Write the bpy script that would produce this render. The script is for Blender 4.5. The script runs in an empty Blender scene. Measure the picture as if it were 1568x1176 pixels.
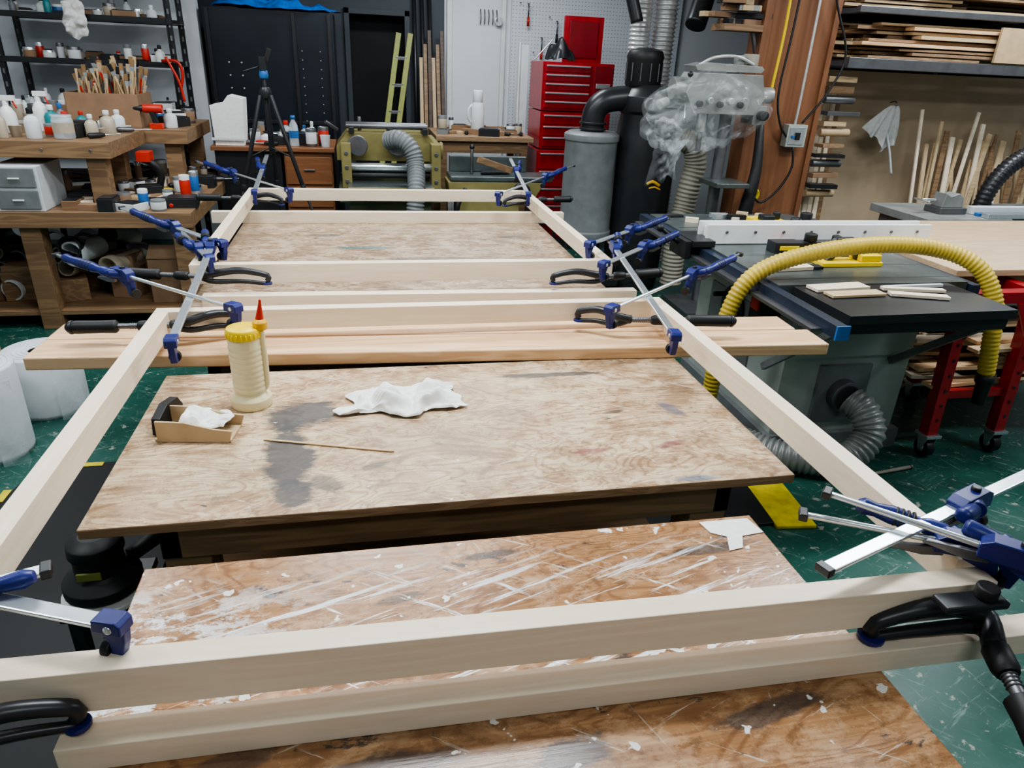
import bpy, bmesh, math, random
from mathutils import Vector, Matrix, noise, Euler
random.seed(7)
V=Vector
# ------------------------------------------------------------ materials
def newmat(name):
    m=bpy.data.materials.new(name); m.use_nodes=True
    nt=m.node_tree; b=nt.nodes['Principled BSDF']; return m,nt,b
def N(nt,t,**k):
    n=nt.nodes.new(t)
    for a,v in k.items(): setattr(n,a,v)
    return n
def setin(n,**k):
    for a,v in k.items(): n.inputs[a].default_value=v
def c4(c): return (c[0],c[1],c[2],1)
def mixc(nt,fac,a,b,mode='MIX'):
    n=N(nt,'ShaderNodeMix',data_type='RGBA',blend_type=mode)
    for s,v in ((0,fac),(6,a),(7,b)):
        if isinstance(v,bpy.types.NodeSocket): nt.links.new(v,n.inputs[s])
        elif s==0: n.inputs[0].default_value=v
        else: n.inputs[s].default_value=c4(v)
    return n.outputs[2]
def math_(nt,op,a,b=None,clamp=False):
    n=N(nt,'ShaderNodeMath',operation=op,use_clamp=clamp)
    for i,v in enumerate((a,b)):
        if v is None: continue
        if isinstance(v,bpy.types.NodeSocket): nt.links.new(v,n.inputs[i])
        else: n.inputs[i].default_value=v
    return n.outputs[0]
def coords(nt,world=False,scale=(1,1,1),rot=(0,0,0),loc=(0,0,0)):
    if world: s=N(nt,'ShaderNodeNewGeometry').outputs['Position']
    else: s=N(nt,'ShaderNodeTexCoord').outputs['Object']
    if rot!=(0,0,0):
        r=N(nt,'ShaderNodeMapping'); r.inputs['Rotation'].default_value=rot; nt.links.new(s,r.inputs[0]); s=r.outputs[0]
    m=N(nt,'ShaderNodeMapping'); m.inputs['Scale'].default_value=scale; m.inputs['Location'].default_value=loc
    nt.links.new(s,m.inputs[0]); return m.outputs[0]
def nz(nt,vec,scale,detail=3,rough=.5,dist=0):
    n=N(nt,'ShaderNodeTexNoise'); nt.links.new(vec,n.inputs['Vector'])
    setin(n,Scale=scale,Detail=detail,Roughness=rough,Distortion=dist); return n.outputs[0]
def ramp(nt,s,lo,hi):
    n=N(nt,'ShaderNodeMapRange',clamp=True); nt.links.new(s,n.inputs[0])
    n.inputs[1].default_value=lo; n.inputs[2].default_value=hi; return n.outputs[0]
def bump(nt,b,h,strength=.2,dist=.002):
    n=N(nt,'ShaderNodeBump'); n.inputs['Strength'].default_value=strength; n.inputs['Distance'].default_value=dist
    nt.links.new(h,n.inputs['Height']); nt.links.new(n.outputs[0],b.inputs['Normal'])
def plain(name,col,rough=.5,metal=0,var=.12,scale=14,bmp=.08,**k):
    m,nt,b=newmat(name)
    v=nz(nt,coords(nt),scale,4)
    c=mixc(nt,ramp(nt,v,.3,.7),[x*(1-var) for x in col],[min(1,x*(1+var)) for x in col])
    nt.links.new(c,b.inputs['Base Color']); setin(b,Roughness=rough,Metallic=metal)
    for a,vv in k.items(): b.inputs[a.replace('_',' ')].default_value=vv
    if bmp: bump(nt,b,v,bmp)
    return m
def wood(name,c1,c2,axis='x',rough=.55,scale=1.0,line=.5):
    m,nt,b=newmat(name)
    sc={'x':(1.2,14,14),'y':(14,1.2,14),'z':(14,14,1.2)}[axis]
    sc=tuple(s*scale for s in sc)
    co=coords(nt,scale=sc)
    n1=nz(nt,co,1.0,2,dist=.6)
    w=math_(nt,'SINE',math_(nt,'MULTIPLY',n1,34))
    w=ramp(nt,w,-.2,1)
    fine=nz(nt,coords(nt,scale=tuple(s*6 for s in sc)),1.5,4)
    f=math_(nt,'ADD',math_(nt,'MULTIPLY',w,line),math_(nt,'MULTIPLY',fine,1-line))
    c=mixc(nt,f,c1,c2)
    nt.links.new(c,b.inputs['Base Color']); setin(b,Roughness=rough); bump(nt,b,f,.08); return m
def blob(nt,cx,cy,rx,ry,rot=0,edge=.35,seed=0):
    s=coords(nt,True)
    sub=N(nt,'ShaderNodeVectorMath',operation='SUBTRACT'); nt.links.new(s,sub.inputs[0]); sub.inputs[1].default_value=(cx,cy,.8)
    r=N(nt,'ShaderNodeMapping'); r.vector_type='TEXTURE'; nt.links.new(sub.outputs[0],r.inputs[0]); r.inputs['Rotation'].default_value=(0,0,rot); r.inputs['Scale'].default_value=(rx,ry,50)
    ln=N(nt,'ShaderNodeVectorMath',operation='LENGTH'); nt.links.new(r.outputs[0],ln.inputs[0])
    n=nz(nt,coords(nt,True,loc=(seed,seed,0),scale=(1,2.2,1)),14,6,.7)
    d=math_(nt,'ADD',ln.outputs['Value'],math_(nt,'MULTIPLY',math_(nt,'SUBTRACT',n,.5),2.0))
    return ramp(nt,d,1.0+edge*.3,1.0-edge*.3)
def ply(name,base,light,line,seed,stain=.62,flecks=.70,blobs=(),streak=None,rough=.5,wear=.5):
    m,nt,b=newmat(name)
    co=coords(nt,True,scale=(1,2.6,1),loc=(seed,seed*.7,0))
    n1=nz(nt,co,2.3,3,.5,dist=.9)
    w=ramp(nt,math_(nt,'SINE',math_(nt,'MULTIPLY',n1,130)),-.1,1)
    fine=nz(nt,coords(nt,True,scale=(9,170,6),loc=(seed,0,0)),1.2,6,.65)
    fr=ramp(nt,fine,.42,.62)
    c=mixc(nt,math_(nt,'MULTIPLY',w,.75),base,line)
    c=mixc(nt,math_(nt,'MULTIPLY',fr,.5),c,line)
    wn=nz(nt,coords(nt,True,loc=(0,seed,0),scale=(1,1.6,1)),9,11,.78)
    wr=ramp(nt,wn,wear-.04,wear+.06)
    lw=mixc(nt,math_(nt,'MULTIPLY',w,.75),light,base)
    lw=mixc(nt,math_(nt,'MULTIPLY',fr,.3),lw,line)
    c=mixc(nt,math_(nt,'MULTIPLY',wr,.85),c,lw)
    big=nz(nt,coords(nt,True,loc=(seed*2,0,0)),3.2,6,.65)
    c=mixc(nt,math_(nt,'MULTIPLY',ramp(nt,big,.48,.68),.42),c,[x*.45 for x in base])
    sp=ramp(nt,nz(nt,coords(nt,True,loc=(seed,9,0)),30,8,.75),.55,.62)
    c=mixc(nt,math_(nt,'MULTIPLY',sp,.55),c,[x*.35 for x in base])
    for (rt,lo,th_) in ((.55,3,.655),(-.35,6,.665),(1.2,8,.68)):
        scr=ramp(nt,nz(nt,coords(nt,True,scale=(3.5,60,1),rot=(0,0,rt),loc=(seed,lo,0)),1.6,5,.6),th_,th_+.03)
        c=mixc(nt,math_(nt,'MULTIPLY',scr,.5),c,(.70,.65,.56))
    st=ramp(nt,nz(nt,coords(nt,True,loc=(seed*3,1,0),scale=(1,1.8,1)),12,9,.7,.4),stain,stain+.03)
    c=mixc(nt,math_(nt,'MULTIPLY',st,.85),c,(.045,.042,.045))
    for (cx,cy,rx,ry,rot,col,fac) in blobs:
        c=mixc(nt,math_(nt,'MULTIPLY',blob(nt,cx,cy,rx,ry,rot,.6,cx),fac),c,col)
    fl=ramp(nt,nz(nt,coords(nt,True,loc=(seed,5,0)),26,3,.6),flecks,flecks+.02)
    c=mixc(nt,fl,c,(.75,.74,.70))
    if streak:
        y0,y1=streak
        sep=N(nt,'ShaderNodeSeparateXYZ'); nt.links.new(coords(nt,True),sep.inputs[0])
        mk=math_(nt,'MULTIPLY',ramp(nt,sep.outputs[1],y0,y0+.04),ramp(nt,sep.outputs[1],y1,y1-.12))
        s1=nz(nt,coords(nt,True,scale=(2.6,46,1),rot=(0,0,-.32),loc=(1,2,0)),1.5,6,.66)
        s2=nz(nt,coords(nt,True,scale=(3,34,1),rot=(0,0,.6),loc=(4,2,0)),1.5,6,.66)
        s3=nz(nt,coords(nt,True,scale=(5,9,1),loc=(7,2,0)),3,9,.75)
        lm=ramp(nt,sep.outputs[0],-.05,-.34)
        s3=math_(nt,'MULTIPLY',ramp(nt,s3,.50,.56),lm)
        s=math_(nt,'MAXIMUM',math_(nt,'MAXIMUM',ramp(nt,s1,.55,.62),ramp(nt,s2,.62,.67)),s3)
        c=mixc(nt,math_(nt,'MULTIPLY',s,mk),c,(.78,.80,.82))
    nt.links.new(c,b.inputs['Base Color'])
    rr=N(nt,'ShaderNodeMapRange'); nt.links.new(wr,rr.inputs[0]); rr.inputs[3].default_value=rough-.10; rr.inputs[4].default_value=rough+.12
    nt.links.new(rr.outputs[0],b.inputs['Roughness']); bump(nt,b,fine,.25,.001)
    return m
M={}
M['maple']=wood('maple',(.78,.64,.48),(.92,.81,.66),'x',.42,1,.25)
M['mapley']=wood('maple_rail',(.78,.64,.48),(.92,.81,.66),'y',.42,1,.25)
M['fir']=wood('fir',(.64,.39,.21),(.84,.59,.36),'x',.5,1,.6)
M['pine']=wood('pine',(.48,.35,.20),(.66,.50,.31),'x',.6)
M['pinez']=wood('pine_upright',(.48,.35,.21),(.66,.51,.32),'z',.6)
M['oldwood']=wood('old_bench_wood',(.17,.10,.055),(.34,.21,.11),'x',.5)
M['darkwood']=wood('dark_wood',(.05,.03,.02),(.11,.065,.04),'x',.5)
M['redwood']=wood('reddish_panel',(.20,.085,.042),(.28,.125,.06),'z',.45,.4)
M['desk']=wood('desk_veneer',(.20,.08,.035),(.30,.13,.055),'x',.4)
M['mdf']=plain('mdf',(.46,.35,.24),.8,var=.08,scale=3)
M['card']=plain('cardboard',(.28,.17,.10),.8)
M['steel']=plain('steel',(.72,.77,.80),.28,.85,var=.06,scale=40)
M['dsteel']=plain('dark_steel',(.20,.20,.21),.4,.8)
M['iron']=plain('cast_iron',(.17,.20,.20),.3,.7,var=.3,scale=6)
M['blue']=plain('blue_plastic',(.012,.02,.15),.38,var=.25)
M['black']=plain('black_rubber',(.012,.012,.013),.5)
M['blackm']=plain('black_paint',(.02,.021,.024),.35)
M['bluegrey']=plain('navy_rail',(.022,.032,.055),.3)
M['white']=plain('white_plastic',(.76,.77,.76),.4,var=.05)
M['foam']=plain('white_foam',(.64,.67,.69),.75,var=.06)
M['cloth']=plain('white_cloth',(.82,.82,.79),.9,var=.05,bmp=.3,scale=60)
M['rag']=plain('grey_white_rag',(.52,.53,.52),.9,var=.12,bmp=.3,scale=40)
M['gluecream']=plain('cream_glue',(.82,.72,.45),.35,var=.04,Subsurface_Weight=.2)
M['yellow']=plain('yellow_plastic',(.85,.60,.01),.35,var=.06)
M['ycream']=plain('yellow_orange_cap',(.75,.42,.02),.35)
M['redp']=plain('red_plastic',(.55,.03,.015),.35)
M['red']=plain('red_paint',(.32,.012,.018),.28,var=.2)
M['reddk']=plain('dark_red_paint',(.20,.01,.015),.3)
M['hosey']=plain('yellow_hose_plastic',(.58,.42,.06),.42,var=.15,scale=8)
M['grey']=plain('grey_paint',(.18,.19,.195),.45)
M['lgrey']=plain('light_grey_paint',(.38,.42,.39),.45,var=.12,scale=5)
M['mgrey']=plain('machine_grey',(.28,.29,.28),.4,.3,var=.2,scale=9)
M['beige']=plain('beige_hose',(.28,.26,.21),.5)
M['silver']=plain('silver_duct',(.62,.63,.63),.35,.5)
M['olive']=plain('olive_machine_paint',(.25,.215,.085),.4,var=.2,scale=6)
M['oliveg']=plain('green_machine_paint',(.15,.17,.10),.4,var=.2,scale=6)
M['ygreen']=plain('ladder_green',(.24,.26,.05),.5)
M['orange']=plain('orange_plastic',(.65,.18,.04),.4)
M['teal']=plain('teal_plastic',(.02,.22,.24),.4)
M['bluel']=plain('bright_blue',(.03,.14,.40),.4)
M['tan']=plain('tan_tray',(.52,.38,.23),.6)
M['bristle']=plain('bristle_brown',(.28,.17,.08),.8)
M['brushh']=plain('brush_handle_wood',(.56,.40,.22),.5)
M['tape']=plain('yellow_floor_tape',(.62,.50,.02),.5,var=.25,scale=20)
M['amber']=plain('clear_jar_contents',(.44,.38,.29),.25)
def alpham(name,col,alo,ahi,sc,bs,rough=.12,dist=.01,lo=.35,hi=.7):
    m,nt,b=newmat(name); setin(b,Roughness=rough); b.inputs['Base Color'].default_value=c4(col)
    v=nz(nt,coords(nt),sc,5,.6,.6); bump(nt,b,v,bs,dist)
    mr=N(nt,'ShaderNodeMapRange',clamp=True); nt.links.new(v,mr.inputs[0])
    setin(mr,**{'From Min':lo,'From Max':hi}); mr.inputs[3].default_value=alo; mr.inputs[4].default_value=ahi
    nt.links.new(mr.outputs[0],b.inputs['Alpha']); return m
M['film']=alpham('clear_plastic_film',(.80,.84,.87),.07,.30,6,.35,.06,.01,.50,.62)  # opacity noise paints whitish highlight streaks into the clear film
M['clear']=alpham('clear_plastic',(.75,.82,.85),.40,.55,8,.1)
def floor_m():
    m,nt,b=newmat('green_painted_concrete')
    n1=nz(nt,coords(nt,True),3,6,.6)
    c=mixc(nt,ramp(nt,n1,.3,.7),(.010,.060,.046),(.022,.105,.080))
    for (rt,lo,sc_,th_,am) in ((.7,0,(1,6,1),.565,.5),(-.4,3,(1,9,1),.58,.6),(1.4,7,(1,14,1),.59,.6)):
        sc=ramp(nt,nz(nt,coords(nt,True,scale=sc_,rot=(0,0,rt),loc=(lo,0,0)),5,9,.75),th_,th_+.07)
        c=mixc(nt,math_(nt,'MULTIPLY',sc,am),c,(.22,.30,.28))
    d=ramp(nt,nz(nt,coords(nt,True,loc=(4,4,0)),20,6,.7),.60,.64)
    c=mixc(nt,math_(nt,'MULTIPLY',d,.65),c,(.40,.39,.34))
    nt.links.new(c,b.inputs['Base Color']); nt.links.new(math_(nt,'ADD',math_(nt,'MULTIPLY',n1,.35),.15),b.inputs['Roughness']); bump(nt,b,n1,.15,.003); return m
M['floor']=floor_m()
def mat_m():
    m,nt,b=newmat('rubber_mat_dots'); n=N(nt,'ShaderNodeTexVoronoi'); nt.links.new(coords(nt,True),n.inputs['Vector']); setin(n,Scale=30.0,Randomness=0.0)
    h=ramp(nt,n.outputs['Distance'],.42,.2); c=mixc(nt,h,(.006,.006,.007),(.034,.035,.038)); nt.links.new(c,b.inputs['Base Color']); setin(b,Roughness=.5); bump(nt,b,h,.8,.006); return m
M['mat']=mat_m()
def peg():
    m,nt,b=newmat('pegboard'); n=N(nt,'ShaderNodeTexVoronoi'); nt.links.new(coords(nt,True,scale=(1,0,1)),n.inputs['Vector']); setin(n,Scale=30.0,Randomness=0.0)
    h=ramp(nt,n.outputs['Distance'],.14,.10); c=mixc(nt,h,(.70,.75,.80),(.14,.15,.17)); nt.links.new(c,b.inputs['Base Color']); setin(b,Roughness=.5); return m
M['peg']=peg()
M['wallw']=plain('white_wall_paint',(.70,.73,.77),.6,var=.06,scale=2,bmp=.02)
M['walld']=plain('dark_wall_paint',(.055,.065,.08),.6,var=.1,scale=2)
M['wallg']=plain('grey_wall_paint',(.42,.45,.47),.7,var=.08,scale=2)
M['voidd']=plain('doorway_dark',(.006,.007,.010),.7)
M['cabd']=plain('dark_cabinet_panel',(.012,.017,.026),.3,var=.2,scale=3)
M['tarp']=plain('blue_tarp',(.01,.16,.60),.3,var=.3,scale=20)
DK=(.045,.040,.040)
M['plyA']=ply('stained_ply_near',(.42,.225,.105),(.54,.34,.19),(.21,.095,.042),3.1,.615,.655,
   [(.62,.98,.09,.014,.1,DK,.75),(.20,1.02,.05,.010,.1,DK,.75),(.03,.93,.04,.010,.2,DK,.6),
    (.24,.60,.05,.025,.2,DK,.8),(-.02,.62,.11,.022,.1,DK,.75),(.54,.62,.09,.018,.2,DK,.75),(.36,.735,.025,.018,1.0,DK,.85),(.45,.755,.03,.008,.2,DK,.7),(-.20,.66,.08,.018,.3,DK,.6)],(.70,1.04),.30,.53)
M['plyB']=ply('stained_ply_middle',(.47,.31,.18),(.70,.56,.38),(.25,.145,.08),8.3,.66,.72,
   [(-.17,1.63,.085,.070,.0,(.06,.057,.06),.9),(-.19,1.42,.05,.14,.10,(.06,.057,.06),.9),(-.17,1.28,.04,.05,.1,(.06,.057,.06),.85),(.50,1.80,.16,.014,0,(.05,.05,.05),.8),(.50,1.36,.04,.014,0,(.25,.06,.07),.6),(.70,1.37,.05,.012,.3,(.22,.06,.07),.6),(.78,1.55,.02,.04,.4,(.05,.09,.16),.6),(.70,1.215,.05,.010,0,(.02,.12,.22),.6),(-.1,1.30,.025,.04,.7,(.05,.05,.05),.6),(.62,1.55,.03,.008,.2,DK,.6),(.0,1.36,.03,.01,.4,DK,.6)],None,.42,.48)
M['plyC']=ply('stained_ply_far',(.38,.26,.165),(.56,.44,.32),(.20,.125,.075),1.7,.64,.735,
   [(.0,3.3,.14,.03,0,(.05,.15,.16),.7),(.3,3.1,.2,.025,0,(.05,.05,.05),.5),(-.2,3.55,.09,.03,0,(.06,.07,.08),.5),(.75,3.5,.08,.03,0,(.06,.07,.08),.5)],None,.42,.49)
M['plyO']=wood('outfeed_plywood',(.50,.35,.21),(.64,.48,.31),'x',.5)
M['plyedge']=wood('ply_edge',(.22,.13,.07),(.40,.27,.16),'x',.7,3)
# ------------------------------------------------------------ mesh builder
class Ob:
    def __init__(s,name): s.name=name; s.bm=bmesh.new(); s.mats=[]
    def mi(s,m):
        if m not in s.mats: s.mats.append(m)
        return s.mats.index(m)
    def _tag(s,verts,m,smooth=False):
        i=s.mi(m); fs=set()
        for v in verts:
            for f in v.link_faces: fs.add(f)
        for f in fs: f.material_index=i; f.smooth=smooth
    def box(s,x0,x1,y0,y1,z0,z1,m,R=None,piv=None,top=None):
        r=bmesh.ops.create_cube(s.bm,size=1)['verts']
        c=V(((x0+x1)/2,(y0+y1)/2,(z0+z1)/2)); sz=V((abs(x1-x0),abs(y1-y0),abs(z1-z0)))
        for v in r:
            v.co=V((v.co.x*sz.x,v.co.y*sz.y,v.co.z*sz.z))
        Mx=Matrix.Translation(c)
        if R is not None:
            pv=V(piv) if piv else c
            Mx=Matrix.Translation(pv)@(R.to_4x4())@Matrix.Translation(-pv)@Mx
        for v in r: v.co=Mx@v.co
        s._tag(r,m)
        if top is not None:
            ti=s.mi(top)
            fs=set(f for v in r for f in v.link_faces)
            max(fs,key=lambda f:f.calc_center_median().z).material_index=ti
        return r
    def beam(s,p0,p1,w,h,m,up=V((0,0,1))):
        p0=V(p0);p1=V(p1); d=p1-p0; L=d.length; x=d.normalized()
        y=up.cross(x)
        if y.length<1e-4: y=V((0,1,0)).cross(x)
        y.normalize(); z=x.cross(y)
        r=bmesh.ops.create_cube(s.bm,size=1)['verts']
        for v in r: v.co=(p0+p1)/2+x*v.co.x*L+y*v.co.y*w+z*v.co.z*h
        s._tag(r,m)
    def cyl(s,p0,p1,r0,m,r1=None,seg=18,caps=True):
        p0=V(p0);p1=V(p1); d=p1-p0; r1=r0 if r1 is None else r1
        q=d.to_track_quat('Z','Y').to_matrix().to_4x4()
        r=bmesh.ops.create_cone(s.bm,cap_ends=caps,segments=seg,radius1=r0,radius2=r1,depth=d.length,matrix=Matrix.Translation((p0+p1)/2)@q)['verts']
        s._tag(r,m,True)
        for v in r:
            for f in v.link_faces:
                if len(f.verts)>4: f.smooth=False
    def lathe(s,prof,o,m,seg=24,axis=V((0,0,1)),cap=True):
        o=V(o); q=axis.to_track_quat('Z','Y').to_matrix()
        rings=[]
        for (r,z) in prof:
            rings.append([s.bm.verts.new(o+q@V((max(r,.0004)*math.cos(2*math.pi*i/seg),max(r,.0004)*math.sin(2*math.pi*i/seg),z))) for i in range(seg)])
        k=s.mi(m)
        for a,b in zip(rings,rings[1:]):
            for i in range(seg):
                f=s.bm.faces.new((a[i],a[(i+1)%seg],b[(i+1)%seg],b[i])); f.material_index=k; f.smooth=True
        if cap:
            f=s.bm.faces.new(list(reversed(rings[0]))); f.material_index=k
            f=s.bm.faces.new(rings[-1]); f.material_index=k
    def tube(s,pts,r,m,seg=12,step=.02,rib=0,pitch=.02,r1=None):
        pts=[V(p) for p in pts]; P=[pts[0]*2-pts[1]]+pts+[pts[-1]*2-pts[-2]]
        out=[]
        for i in range(1,len(P)-2):
            n=max(2,int((P[i+1]-P[i]).length/step))
            for j in range(n):
                t=j/n; a,b,c,d=P[i-1],P[i],P[i+1],P[i+2]
                out.append(.5*((2*b)+(c-a)*t+(2*a-5*b+4*c-d)*t*t+(3*b-a-3*c+d)*t**3))
        out.append(pts[-1]); rings=[]; up=V((.13,.2,1)).normalized(); L=0; n=len(out)
        for i,p in enumerate(out):
            t=(out[min(i+1,n-1)]-out[max(i-1,0)]).normalized()
            if i: L+=(p-out[i-1]).length
            x=up-t*up.dot(t)
            if x.length<1e-3: x=V((1,0,0))-t*t.x
            x.normalize(); up=x; y=t.cross(x)
            rr=(r if r1 is None else r+(r1-r)*i/(n-1))
            if rib: rr*=1+rib*math.sin(2*math.pi*L/pitch)
            rings.append([s.bm.verts.new(p+x*math.cos(2*math.pi*k/seg)*rr+y*math.sin(2*math.pi*k/seg)*rr) for k in range(seg)])
        mi=s.mi(m)
        for a,b in zip(rings,rings[1:]):
            for k in range(seg):
                f=s.bm.faces.new((a[k],a[(k+1)%seg],b[(k+1)%seg],b[k])); f.material_index=mi; f.smooth=True
        for rg in (rings[0][::-1],rings[-1]):
            f=s.bm.faces.new(rg); f.material_index=mi
    def ball(s,c,r,m,sc=(1,1,1),seg=14):
        vs=bmesh.ops.create_uvsphere(s.bm,u_segments=seg,v_segments=seg//2+2,radius=r)['verts']
        for v in vs: v.co=V(c)+V((v.co.x*sc[0],v.co.y*sc[1],v.co.z*sc[2]))
        s._tag(vs,m,True)
    def prism(s,pts,h,m,o=(0,0,0),R=None):
        o=V(o); R=R or Matrix.Identity(3)
        a=[s.bm.verts.new(o+R@V((p[0],p[1],-h/2))) for p in pts]; b=[s.bm.verts.new(o+R@V((p[0],p[1],h/2))) for p in pts]
        k=s.mi(m); n=len(pts)
        fs=[s.bm.faces.new(a[::-1]),s.bm.faces.new(b)]
        for i in range(n): fs.append(s.bm.faces.new((a[i],a[(i+1)%n],b[(i+1)%n],b[i])))
        for f in fs: f.material_index=k
    def cloth(s,c,sx,sy,hgt,m,seed=0,n=34,base=.004,angle=0,freq=9,vert=False,rag=.13,oc=(1,.45,.18)):
        c=V(c); g={}
        for i in range(n+1):
            for j in range(n+1):
                u=i/n*2-1; v=j/n*2-1
                k=1-.16*(abs(u*v))+rag*noise.noise(V((u*1.7,v*1.7,seed)))
                x=u*sx/2*k; y=v*sy/2*k
                e=max(abs(u),abs(v)); e=1-e**4*.8
                q=V((x*freq,y*freq*1.2,seed*3.1))
                rd=oc[0]*abs(noise.noise(q))+oc[1]*abs(noise.noise(q*2.3))+oc[2]*abs(noise.noise(q*4.7))
                z=base+hgt*rd*1.9*e
                w=.02*min(1,sx/.2)
                x+=w*noise.noise(q*1.5+V((9,0,0))); y+=w*noise.noise(q*1.5+V((0,9,0)))
                ca,sa=math.cos(angle),math.sin(angle)
                x,y=x*ca-y*sa,x*sa+y*ca
                g[i,j]=s.bm.verts.new(c+(V((x,-z,y)) if vert else V((x,y,z))))
        k=s.mi(m)
        for i in range(n):
            for j in range(n):
                f=s.bm.faces.new((g[i,j],g[i+1,j],g[i+1,j+1],g[i,j+1])); f.material_index=k; f.smooth=True
    def done(s,bevel=.002,origin=None,fixn=True):
        bm=s.bm
        if fixn: bmesh.ops.recalc_face_normals(bm,faces=bm.faces)
        xs=[v.co for v in bm.verts]
        mn=V((min(p.x for p in xs),min(p.y for p in xs),min(p.z for p in xs))); mx=V((max(p.x for p in xs),max(p.y for p in xs),max(p.z for p in xs)))
        o=V(((mn.x+mx.x)/2,(mn.y+mx.y)/2,mn.z)) if origin is None else V(origin)
        for v in bm.verts: v.co-=o
        me=bpy.data.meshes.new(s.name); bm.to_mesh(me); bm.free()
        for m in s.mats: me.materials.append(M[m])
        ob=bpy.data.objects.new(s.name,me); ob.location=o; bpy.context.collection.objects.link(ob)
        if bevel:
            b=ob.modifiers.new('bevel','BEVEL'); b.width=bevel; b.segments=2; b.limit_method='ANGLE'; b.angle_limit=.7; b.use_clamp_overlap=True
        return ob
def Rz(a): return Matrix.Rotation(a,3,'Z')
def Rx(a): return Matrix.Rotation(a,3,'X')
def Ry(a): return Matrix.Rotation(a,3,'Y')
# ------------------------------------------------------------ room
def room(name,x0,x1,y0,y1,z0,z1,m):
    o=Ob(name); o.box(x0,x1,y0,y1,z0,z1,m); return o.done(0)
room('floor',-3.4,6.4,-2.6,8.4,-.1,0,'floor')
room('ceiling',-3.4,6.4,-2.6,8.4,3.0,3.1,'wallw')
room('wall_left',-3.4,-3.3,-2.6,8.4,0,3,'wallg')
room('wall_right',6.3,6.4,-2.6,8.4,0,3,'wallg')
room('wall_front',-3.3,6.3,-2.6,-2.5,0,3,'wallg')
o=Ob('wall_back')
o.box(-3.3,-.1,7.7,7.8,0,3,'walld'); o.box(-.1,.52,7.7,7.8,1.95,3,'walld'); o.box(.52,.86,7.7,7.8,0,3,'walld'); o.box(.86,6.3,7.7,7.8,0,3,'wallw'); o.done(0)
o=Ob('dark_doorway'); o.box(-.1,.52,7.9,7.94,0,1.98,'voidd'); o.box(-.1,-.05,7.66,7.698,0,2.0,'walld'); o.box(.47,.52,7.66,7.698,0,2.0,'walld'); o.box(-.1,.52,7.66,7.698,1.95,2.0,'walld'); o.done(.004)  # near-black panel paints the unlit depth behind the framed opening
o=Ob('wall_partition_left'); o.box(-3.3,-1.26,6.85,6.95,0,3,'wallw'); o.done(0)
o=Ob('wall_partition_right'); o.box(3.35,6.3,5.66,5.76,0,3,'walld'); o.done(0)
o=Ob('pegboard'); o.box(1.52,3.3,7.655,7.695,.6,2.6,'peg'); 
rs=random.Random(2)
for i in range(10):
    x=1.60+i*.075; z=rs.uniform(1.65,2.15); o.cyl((x,7.655,z),(x,7.60,z),.004,'dsteel')
    if i%2: o.cyl((x,7.6,z),(x,7.6,z-.12),.007,'dsteel'); o.cyl((x,7.6,z-.12),(x,7.6,z-.2),.013,rs.choice(['redp','black','yellow']))
o.done(0)
o=Ob('white_storage_door'); o.box(.88,1.46,7.64,7.695,0,2.6,'white'); o.box(.93,1.41,7.625,7.64,.1,2.5,'wallw')
o.cyl((1.38,7.62,1.95),(1.38,7.58,1.95),.04,'steel');
for i in range(5): o.tube([(1.2+i*.04,7.61,2.05),(1.2+i*.04,7.58,1.99),(1.2+i*.04,7.585,1.94),(1.2+i*.04,7.61,1.92)],.006,'dsteel',6)
o.done(.003)
# ------------------------------------------------------------ workbenches
def bench(x0,x1,y0,y1,m,shelf=True,th=.022,inset=.12):
    o=Ob('workbench'); z=.80
    o.box(x0,x1,y0,y1,z-th,z,'plyedge',top=m)
    i=inset
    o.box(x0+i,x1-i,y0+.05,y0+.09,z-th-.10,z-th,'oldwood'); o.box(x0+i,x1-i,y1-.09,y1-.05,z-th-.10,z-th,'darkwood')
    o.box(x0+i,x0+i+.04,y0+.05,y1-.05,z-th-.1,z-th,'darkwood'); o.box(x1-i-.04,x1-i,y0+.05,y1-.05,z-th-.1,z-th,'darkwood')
    for xx in (x0+i,x1-i-.09):
        for yy in (y0+.06,y1-.15): o.box(xx,xx+.09,yy,yy+.09,0,z-th,'oldwood')
    if shelf: o.box(x0+i-.02,x1-i+.02,y0+.06,y1-.06,.30,.325,'oldwood')
    return o.done(.0025)
bench(-.40,.75,.12,1.07,'plyA')
bench(-.55,.935,1.20,1.905,'plyB')
bench(-.61,.955,2.06,3.96,'plyC')
# ------------------------------------------------------------ frames
o=Ob('maple_frame')
zt,zb=.93,.868
o.box(-.600,-.560,.76,2.06,zb,zt,'mapley'); o.box(.913,.953,.74,2.06,zb,zt,'mapley')
o.box(-.600,.953,2.061,2.099,zb,zt,'maple')
o.box(-.615,.935,.700,.738,zb-.004,zt,'maple',Rz(-.022),(.17,.72,.9))
o.done(.0015)
o=Ob('maple_frame')
o.box(-.605,-.567,2.60,4.085,zb,zt,'mapley'); o.box(.912,.95,2.60,4.085,zb,zt,'mapley')
o.box(-.605,.95,2.560,2.598,zb-.008,zt,'maple'); o.box(-.605,.95,4.087,4.125,zb,zt,'maple')
o.done(.0015)
for (x0,x1,y,a,h0,h1) in ((-.40,1.45,.684,-.018,.8005,.842),(-.55,1.0,2.44,-.02,.8005,.855),(-.76,1.10,3.85,0,.8005,.858)):
    o=Ob('support_batten'); o.box(x0,x1,y-.022,y+.022,h0,h1,'maple',Rz(a),((x0+x1)/2,y,.8)); o.done(.0015)
for (y0,y1,xa,xb) in ((1.915,2.052,-.92,1.46),(2.058,2.185,-.92,1.42)):
    o=Ob('fir_plank'); o.box(xa,xb,y0,y1,.8005,.8385,'fir',Rz(-.048),(.28,2.0,.82)); o.done(.004)
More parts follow.
